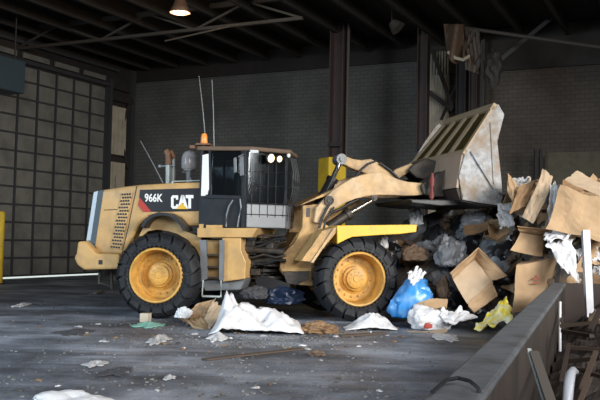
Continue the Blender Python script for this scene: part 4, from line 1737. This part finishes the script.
# big torn carton at the right edge
b4 = carton('cardboard_box', [(562, 185, 14.6), (612, 204, 14.4), (612, 243, 14.3), (545, 229, 14.4)],
            [(566, 181, 15.3), (614, 199, 15.1), (614, 238, 15.0), (550, 224, 15.1)], 'card', 'large torn brown carton with a folded top at the right edge',
            [((563, 181, 15.0), (577, 171, 15.1), (614, 190, 14.9), (614, 202, 14.6), 'cardlight'), ((562, 185, 14.6), (563, 180, 14.9), (584, 190, 14.8), (580, 193, 14.55), 'carddark')], crush=.10)  # the dark flap paints the shadow under the folded top
b5 = empty('cardboard_box', at(525, 215, 15.1), 'burst open brown carton with a tall bent flap at the heap top', 'box')
for nm, qd, mt, th in (('side_panel', ((519, 187, 15.2), (537, 179, 15.3), (526, 206, 15.1), (509, 214, 15.0)), 'carddark', .015),
                       ('flap', ((543, 168.5, 15.1), (553, 177, 15.1), (545, 201, 14.9), (534, 193, 15.0)), 'cardlight', .02),
                       ('flap', ((534, 192, 15.0), (545, 201, 14.9), (533, 224, 14.8), (522, 217, 14.9)), 'cardlight', .02),
                       ('flap', ((508, 173, 15.3), (519, 186, 15.3), (513, 204, 15.2), (507, 190, 15.3)), 'card', .015),
                       ('end_panel', ((519, 187, 15.2), (537, 179, 15.3), (545, 185, 15.8), (528, 193, 15.8)), 'card', .015)):
    q = [at(*p) for p in qd]
    n = (q[1] - q[0]).cross(q[3] - q[0]).normalized()
    part(nm, crumpled_panel(q, len(b5.children) + 3, .05), mt, b5, solid=th)
drape('plastic_film', ((512, 178, 15.6), (531, 177, 15.7), (530, 187, 15.4), (514, 189, 15.3)), 'wpd', 'grey white film bunched behind the burst open carton', 'film', 71)
drape('plastic_film', ((550, 183, 15.1), (565, 186, 15.0), (562, 226, 14.6), (548, 222, 14.7)), 'wp', 'tall white film hanging between the burst carton and the torn carton', 'film', 72)
drape('plastic_film', ((543, 236, 14.6), (563, 226, 14.7), (584, 232, 14.5), (550, 244, 14.3)), 'wp', 'long white film lying below the torn carton', 'film', 73)
drape('plastic_film', ((547, 243, 14.6), (574, 240, 14.6), (579, 282, 14.2), (562, 268, 14.2)), 'wp', 'hanging white film bundle beside the white upright profile', 'film', 74)
drape('plastic_film', ((497, 205, 15.7), (512, 203, 15.6), (514, 226, 15.3), (499, 228, 15.4)), 'wpd', 'grey film bundle at the lower corner of the bucket', 'film', 75)
lump('plastic_film', 565, 268, 584, 284, 'cardlight', 'pale crumpled paper behind the end of the low wall', 'paper', .3, 14.6, 76)
slab('cardboard_sheet', ((586, 236, 14.9), (612, 228, 14.9), (612, 262, 14.6), (588, 262, 14.6)), .015, 'card', 'brown sheet of cardboard leaning behind the white upright profile', 'cardboard', bend=.08, seed=4)
slab('cardboard_sheet', ((487, 222, 16.0), (508, 216, 16.1), (510, 232, 15.8), (490, 238, 15.7)), .015, 'carddark', 'dark bent cardboard sheet right below the bucket corner', 'cardboard', bend=.1, seed=6)
slab('cardboard_sheet', ((463, 226, 16.6), (492, 218, 16.8), (495, 226, 16.6), (465, 236, 16.4)), .02, 'carddark', 'brown board strip lying on the grey sacks below the bucket', 'board', bend=.05, seed=8)
lump('plastic_sack', 436, 234, 470, 268, 'greybag', 'large grey plastic sack in the middle of the dark heap', 'sack', .6, 16.2, 77, ridge=.7)
lump('plastic_sack', 462, 210, 500, 232, 'greybag', 'long grey sack wedged directly under the bucket', 'sack', .6, 16.7, 78)
drape('plastic_film', ((409, 207, 17.6), (420, 204, 17.7), (424, 224, 17.2), (410, 227, 17.2)), 'wpd', 'pinkish white crumpled film at the left end of the heap top', 'film', 79)
lump('plastic_film', 378, 234, 389, 249, 'wpd', 'small white rag caught above the front tyre', 'rag', .2, 16.4, 80)
lump('brown_rag', 402, 244, 432, 262, 'brownrag', 'brown rag draped left of the large grey sack', 'rag', .5, 16.6, 81)
# blue bag and the litter in front of the heap
lump('plastic_bag', 388, 273, 437, 321, 'blue', 'bright blue plastic bag slumped beside the front tyre', 'bag', .55, 15.25, 82, ridge=.5, lump=.35, freq=1.1, detail=.04, sharp=60, zprof=lambda x: .62 + .38 * min(1, x * 1.7))
drape('plastic_film', ((407, 274, 15.2), (416, 268, 15.4), (426, 274, 15.3), (413, 286, 15.0)), 'wp', 'white film tucked on top of the blue bag', 'film', 83)
lump('plastic_bag', 407, 304, 452, 331, 'wp', 'white plastic bag spilling food scraps before the blue bag', 'bag', .5, None, 84, ridge=.6, freq=1.2, detail=.05, sharp=50, zprof=lambda x: 1 - .45 * max(0, x - .5))
drape('plastic_film', ((440, 312, 14.7), (460, 310, 14.9), (478, 317, 14.8), (445, 325, 14.3)), 'wp', 'thin grey white film trailing right of the white bag', 'film', 85)
lump('food_scrap', 424, 323, 433, 329, 'redbit', 'small red food scrap on the white plastic bag', 'scrap', .12, 14.3, 86)
slab('cardboard_sheet', ((407, 322, 14.8), (414, 304, 15.1), (447, 297, 15.2), (445, 306, 14.9)), .02, 'card', 'bent brown board arching over the white bag', 'board', bend=.12, seed=2)
slab('cardboard_sheet', ((407, 331, 14.4), (447, 329, 14.4), (444, 334, 14.1), (410, 335, 14.0)), .02, 'cardlight', 'flat pale board lying under the white plastic bag', 'board', bend=.02, seed=3)
drape('wrapper', ((474, 331, 14.0), (488, 314, 14.5), (506, 295, 14.6), (513, 321, 13.9)), 'yel', 'yellow and white plastic wrapper crumpled beside the low wall', 'wrapper', 87)
floor_drape('plastic_film', 428, 333, 462, 343, 'wpd', 'pale flattened film before the white plastic bag', 'film', 88)
slab('cardboard_sheet', ((462, 338, 14.0), (486, 334, 14.2), (492, 340, 13.6), (466, 346, 13.4)), .015, 'cardlight', 'flat scrap of cardboard left of the yellow wrapper', 'cardboard', bend=.03, seed=12)
lump('rag', 437, 275, 452, 300, 'brownrag', 'brown green rag lump right of the blue bag', 'rag', .4, 15.6, 89)
floor_sheet('plastic_film', 345, 397, 331, .6, [(0, .0), (.2, .10), (.5, .26), (.75, .2), (1, .02)], 'wp', 'white film lying in front of the front tyre', 'film', 90)
lump('rubble', 297, 320, 340, 335, 'carddark', 'low brown rubble between the white sheet and the front tyre', 'rubble', .6, None, 91, ridge=.9, minh=.1)
floor_sheet('plastic_sheet', 208, 303, 335, .9, [(0, .0), (.06, .15), (.16, .60), (.28, .44), (.5, .36), (.8, .28), (.95, .14), (1, .02)], 'wp', 'large white plastic sheet crumpled on the floor before the ladder', 'sheet', 92)
gc = ground(203, 330)
cl_ = empty('crushed_carton', V((gc.x, gc.y + .3, 0)), 'crushed brown carton lying left of the large white sheet', 'cardboard')
for qd, mt in ((((180, 319, 14.9), (197, 303, 15.3), (216, 299, 15.4), (203, 326, 14.6)), 'card'), (((197, 324, 14.4), (214, 301, 15.0), (224, 309, 14.9), (210, 332, 14.0)), 'cardlight'),
               (((184, 321, 14.5), (197, 331, 14.0), (212, 333, 13.9), (200, 316, 14.6)), 'card'), (((181, 320, 14.7), (190, 324, 14.4), (196, 312, 14.8), (188, 309, 15.0)), 'carddark')):
    part('panel', crumpled_panel([at(*p) for p in qd], len(cl_.children) + 31, .06, 8, False, .12), mt, cl_, solid=.014)
lump('plastic_film', 173, 307, 192, 319, 'wp', 'small white film sticking out left of the crushed cardboard', 'film', .25, 14.3, 94, ridge=.8)
lump('bin_bag', 262, 285, 306, 306, 'navy', 'dark blue black bag lying under the loader joint', 'bag', .5, 16.0, 95, ridge=.7)
lump('bin_bag', 236, 286, 268, 300, 'darkrag', 'dark rag heap under the loader behind the white sheet', 'rag', .5, 15.9, 96)
# loose things out on the floor
floor_drape('rag', 54, 329, 97, 336, 'darkrag', 'dark grey rag lying flat on the open floor at left', 'rag', 101)
floor_drape('netting', 130, 322, 166, 329, 'green', 'pale green netting bunched before the rear tyre', 'netting', 102)
floor_drape('plastic_film', 146, 335, 171, 346, 'wpd', 'pale crumpled plastic below the green netting', 'film', 103, .07)
floor_drape('rag', 84, 361, 107, 369, 'wpd', 'pale pinkish rag on the near floor at left', 'rag', 104, .04)
floor_drape('rag', 100, 367, 133, 378, 'darkrag', 'dark flat rag right of the pale pinkish rag', 'rag', 105, .04)
floor_drape('paper_scrap', 15, 303, 31, 308, 'wp', 'bluish white paper scrap far out at the left', 'scrap', 106, .05)
floor_drape('paper_scrap', 94, 291, 101, 295, 'wp', 'small white scrap behind the loader below the counterweight', 'scrap', 107, .05)
floor_drape('paper_scrap', 163, 376, 177, 381, 'wpd', 'single pale scrap on the near floor at centre left', 'scrap', 108, .03)
lump('rag', 307, 350, 326, 357, 'brownrag', 'small dark brown clod at the right end of the flat plank', 'clod', .3, None, 109, minh=.05)
lump('plastic_bag', 20, 396, 110, 416, 'wp', 'white bag just showing at the bottom left corner', 'bag', .5, 7.6, 110, lump=.35, ridge=.4)
floor_drape('paper_scrap', 206, 333, 228, 343, 'wp', 'torn white film tail below the large white sheet', 'film', 111, .08)
m = MB()
p0, p1 = ground(141, 322.5), ground(148.5, 322.5)
m.box((p0 + p1) / 2 + V((0, .07, .08)), V((.075, 0, 0)), V((.02, .07, 0)), V((0, 0, .08)))
top('block', m, 'cladding', 'small pale block standing against the foot of the rear tyre', 'block', bevel=.01)
m = MB()
a_, b_ = ground(204, 359.5, .015), ground(302, 348.5, .015)
m.bar(a_, b_, .11, .02)
top('plank', m, 'wood', 'long flat brown plank lying on the floor before the loader', 'plank')
m = MB()
m.bar(ground(340, 336, .02), ground(385, 333, .02), .10, .03)
top('plank', m, 'wood', 'short flat board before the white film at the front tyre', 'plank')

scrap_me = []
for i in range(5):
    me = crumple(130 + i, 2, ridge=.9, lump=.8)
    scrap_me.append(me)
for i in range(70):
    if i < 45:
        px, py = rng.gauss(280, 90), rng.uniform(328, 352)
    else:
        px, py = rng.uniform(10, 440), rng.uniform(322, 396)
    g = ground(px, py)
    if px > 420 or px < 4:
        continue
    mt = rng.choice(['wp', 'wpd', 'wpd', 'carddark', 'darkrag', 'carddark', 'brownrag'])
    key = ('scrap', i % 5, mt)
    if key not in mesh_cache:
        me = scrap_me[i % 5].copy()
        me.materials.append(M[mt])
        mesh_cache[key] = me
    s = rng.uniform(.05, .14) * (.7 if py > 355 else 1)
    nm = {'wp': 'white', 'wpd': 'dirty white', 'card': 'brown', 'carddark': 'dark brown', 'brownrag': 'dark', 'darkrag': 'charcoal'}[mt]
    link_mesh('paper_scrap' if mt[0] == 'w' else 'litter_scrap', mesh_cache[key], None, V((g.x, g.y, 0)), (0, 0, rng.uniform(0, 6)), (s * 1.3, s * rng.uniform(.5, 1), s * .22),
              nm + ' scrap scattered on the floor before the loader', 'scrap', nm + ' scraps on the floor')
# fine grit
m = MB()
for i in range(2200):
    r_ = rng.random()
    if r_ < .7:
        px, py = rng.gauss(265, 75), rng.uniform(320, 348) if rng.random() < .8 else rng.uniform(318, 398)
    else:
        px, py = rng.uniform(0, 470), rng.uniform(300, 399)
    if px > 485 or (py > 350 and px > 440):
        continue
    g = ground(px, py)
    s = rng.uniform(.004, .018)
    an = rng.uniform(0, 6.28)
    m.box(g + Z * s * .3, V((math.cos(an), math.sin(an), rng.uniform(-.3, .3))) * s, V((-math.sin(an), math.cos(an), 0)) * s * rng.uniform(.4, 1), Z * s * .35)
top('floor_litter', m, 'litter', 'fine crumbs and grit strewn over the floor', 'litter', kind='stuff', recentre=False)

# ================================================================== LOW WALL AND THE SCRAP BEHIND IT
HB = .9
tl0, tl1 = ground(425, 400, HB), ground(553.5, 282.5, HB)
tr0, tr1 = ground(475, 400, HB), ground(559.5, 282.5, HB)
dl = (tl1 - tl0).normalized()
near_l, near_r = tl0 - dl * 1.2, tr0 - dl * 1.2
wv = V((dl.y, -dl.x, 0)) * ((tr0 - tl0).dot(V((dl.y, -dl.x, 0))))
near_l = tl0 - dl * 1.2
lw = empty('low_wall', V((near_l.x, near_l.y, 0)), 'long dark steel faced low wall running from the near right to the heap', 'wall')
m = MB()
L0, L1 = V((near_l.x, near_l.y, 0)), V((tl1.x, tl1.y, 0))
m.prism([L0, L1, L1 + wv, L0 + wv], Z * (HB - .05))
M['wallside'] = mat('scraped_wall_face', (.046, .034, .028), .6, dirt=(.02, .017, .015), damt=.85, dscale=2.5, bump=.2, col2=(.075, .06, .052), c2scale=5, c2amt=.6, stretch=(1, 1, .35))
M['walltop'] = mat('worn_wall_top', (.105, .112, .122), .6, dirt=(.05, .048, .048), damt=.8, dscale=5, bump=.2)
part('body', m, 'wallside', lw)
m = MB()
e = V((dl.y, -dl.x, 0)) * .02
m.prism([L0 - e + Z * (HB - .05), L1 - e + Z * (HB - .05), L1 + wv + e + Z * (HB - .05), L0 + wv + e + Z * (HB - .05)], Z * .05)
part('cap', m, 'walltop', lw, bevel=.02, label='worn grey cap along the top')
# end wall
m = MB()
q0 = L1 + wv + dl * -.12
q0 = V((q0.x, q0.y, 0))
m.prism([q0, q0 + V((6, -.3, 0)), q0 + V((6, -.3, 0)) + V((0, .15, 0)), q0 + V((0, .15, 0))], Z * (HB + .0))
top('end_wall', m, 'rusty', 'dark rusty cross wall at the far end of the low wall', 'wall')
# hose lying over the wall
m = MB()
pts = [ground(432, 392, HB + .03), ground(446, 380, HB + .035), ground(458, 378, HB + .035), ground(470, 381, HB + .035), ground(478, 388, HB + .02)]
e1 = pts[-1]
pts += [e1 + V((.035, -.02, -.10)), e1 + V((.05, -.06, -.3))]
m.path(pts, .009, 8)
top('hose', m, 'black', 'black hose lying across the cap of the low wall', 'hose', smooth=60)

# unseen wall added out of frame at right to shade the scrap bay
m = MB()
m.prism([V((3.3, 1.5, 0)), V((7.6, 13.4, 0)), V((7.8, 13.4, 0)), V((3.5, 1.5, 0))], Z * 2.1)
struct('bay_shade_wall', m, 'wallside')

# scrap on the right
def bar_at(name, p, q, w_, h_, mt, label, cat, group=None, tube=False, bevel=0):
    m = MB()
    P0, P1 = at(*p), at(*q)
    if tube:
        m.tube(P0, P1, w_ / 2, 10)
    else:
        m.bar(P0, P1, w_, h_)
    return top(name, m, mt, label, cat, group, bevel=bevel)


bar_at('plastic_profile', (585.5, 231, 12.5), (589.8, 318, 12.2), .10, .13, 'whitepipe', 'white upright plastic profile standing at the right edge', 'profile')
bar_at('white_pipe', (560, 302, 10.5), (560, 352, 10.2), .035, .035, 'whitepipe', 'thin white pipe standing beside the low wall', 'pipe', tube=True)
bar_at('plank', (534, 352, 4.2), (551, 402, 3.8), .045, .015, 'steellit', 'weathered board leaning against the inner face of the low wall', 'plank')
bar_at('metal_strip', (529, 350, 4.25), (545, 402, 3.85), .018, .02, 'pipe', 'narrow bright metal strip beside the leaning board', 'strip')
# white curved moulding
M['moulding'] = mat('dull_white_plastic', (.36, .37, .40), .4, dirt=(.2, .2, .2), damt=.5)
m = MB()
pts = [at(566.5, 412, 4.2), at(568, 395, 4.22), at(569, 384, 4.26), at(570.5, 375, 4.32), at(573, 370.5, 4.4), at(576, 372, 4.5)]
m.path(pts, [.026, .026, .026, .025, .021, .015], 12)
top('moulding', m, 'moulding', 'white curved plastic moulding sticking up at the bottom right', 'moulding', smooth=60)
frames = [((561, 326, 9.5), (600, 322, 9.2), .10, 'wood', 'upper horizontal rail of the scrap frame at the right edge'),
          ((563, 331, 9.3), (592, 336, 8.6), .09, 'rusty', 'second horizontal rail of the scrap frame just below the upper one'),
          ((566, 347, 8.6), (606, 350, 8.2), .09, 'wood', 'middle rail of the scrap pile at the right edge'),
          ((563, 362, 7.6), (602, 358, 7.2), .09, 'rusty', 'lower rusty rail of the scrap pile at right'),
          ((582, 388, 5.8), (596, 352, 7.0), .06, 'wood', 'brown slat slanting up at the lower right corner'),
          ((579, 404, 5.2), (590, 378, 5.6), .05, 'wood', 'short brown slat at the very bottom right'),
          ((590, 330, 8.2), (600, 310, 8.6), .08, 'rusty', 'short rusty strut slanting up at the right edge'),
          ((561, 300, 12.0), (563, 330, 9.6), .07, 'rusty', 'rusty strut standing next to the thin white pipe'),
          ((575, 368, 6.6), (612, 380, 6.2), .07, 'rusty', 'rusty bar lying low beside the curved white moulding'),
          ((562, 380, 5.4), (569, 344, 6.8), .05, 'rusty', 'dark bar leaning beside the low wall near the moulding')]
for p, q, w_, mt, lab in frames:
    bar_at('scrap_bar', p, q, w_ * .6, w_ * .4, mt, lab, 'bar')
m = MB()
m.lathe([(.0001, -.12), (.03, -.1), (.10, 0), (.12, .02)], at(597, 318, 10.6), V((.8, -.3, .3)), 12)
top('funnel', m, 'cardlight', 'pale brown cone lying on the scrap at the right edge', 'cone')


def pit(u, v):
    px = 480 + 180 * u
    a0 = L0 + wv + dl * (11.9 * v) + V((.0, 0, 0))
    p = a0 + V((dl.y, -dl.x, 0)) * (.03 + 2.3 * u)
    h = .18 + .10 * u + .42 * v
    q = V((p.x * 2.3, p.y * 2.3, 1))
    p.z = max(.02, h * (.35 + min(1, u * 4) * .65) + .22 * noise.noise(q) + .10 * noise.noise(q * 2.7))
    return p


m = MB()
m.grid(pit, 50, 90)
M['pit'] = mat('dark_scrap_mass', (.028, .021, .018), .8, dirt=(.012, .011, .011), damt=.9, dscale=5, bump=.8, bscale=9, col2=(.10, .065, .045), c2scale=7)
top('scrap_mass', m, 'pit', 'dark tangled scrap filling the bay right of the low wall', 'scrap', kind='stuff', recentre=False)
pit_kinds = [('rag', 'darkrag'), ('torn_cardboard', 'carddark'), ('plank', 'wood'), ('plank', 'wood'), ('plank', 'wood'), ('bin_bag', 'blackbag')]
for i in range(38):
    kd, mt = rng.choice(pit_kinds)
    u, v = rng.uniform(.16, .85), rng.uniform(.22, .97)
    p = pit(u, v)
    j = rng.randrange(len(protos[kd]))
    key = (kd, j, mt)
    if key not in mesh_cache:
        me = protos[kd][j].copy()
        me.materials.clear()
        me.materials.append(M[mt])
        mesh_cache[key] = me
    s = rng.uniform(.25, .5) if kd != 'plank' else rng.uniform(.5, 1.1)
    wn = {'rag': ('brown' if mt == 'brownrag' else 'dark grey') + ' rag', 'torn_cardboard': 'dark torn cardboard piece', 'plank': 'weathered plank', 'bin_bag': 'black bin bag'}[kd]
    o = link_mesh(kd, mesh_cache[key], None, p + Z * (.0 if kd != 'plank' else .05), (rng.uniform(-.4, .4), rng.uniform(-.5, .5), rng.uniform(0, 6)), (s, s * .8, s * (.4 if kd in ('rag', 'bin_bag') else 1)),
                  wn + ' in the dark scrap bay right of the low wall', wn.split()[-1] if kd != 'torn_cardboard' else 'cardboard', wn + 's in the scrap bay')
    if kd == 'torn_cardboard':
        md = o.modifiers.new('solid', 'SOLIDIFY')
        md.thickness = .02
# ================================================================== LIGHT
def area(name, loc, tgt, sx, sy, power, col, spread=180):
    l = bpy.data.lights.new(name, 'AREA')
    l.shape = 'RECTANGLE'
    l.size, l.size_y = sx, sy
    l.energy = power
    l.spread = rad(spread)
    l.color = col
    o = bpy.data.objects.new(name, l)
    COL.objects.link(o)
    o.location = loc
    o.rotation_euler = (V(tgt) - V(loc)).to_track_quat('-Z', 'Y').to_euler()
    return o


area('daylight_dock_door', (13, 3, 6.0), (1, 15.0, -2.2), 8, 5, 1150, (1, .97, .92), 85)
area('daylight_front_opening', (4, -5, 6.5), (-1, 14, -2.6), 10, 4.0, 560, (.97, .98, 1), 85)
area('daylight_side_door', (-15, 5, 5.5), (-5, 12, -1.5), 6, 5, 750, (.66, .84, 1), 100)
lb = bpy.data.lights.new('bay_lamp_bulb', 'POINT')
lb.energy = 60
lb.color = (1, .72, .4)
lb.shadow_soft_size = .1
lo = bpy.data.objects.new('bay_lamp_bulb', lb)
COL.objects.link(lo)
lo.location = lp - Z * .15
wd = bpy.data.worlds.new('world')
scene.world = wd
wd.use_nodes = True
wd.node_tree.nodes['Background'].inputs[0].default_value = (.75, .85, 1, 1)
wd.node_tree.nodes['Background'].inputs[1].default_value = .06

scene.view_settings.view_transform = 'Standard'
scene.view_settings.look = 'None'
scene.view_settings.exposure = 0
scene.view_settings.gamma = 1
scene.view_settings.use_curve_mapping = False
scene.cycles.use_denoising = True
scene.cycles.max_bounces = 8
scene.cycles.transparent_max_bounces = 12
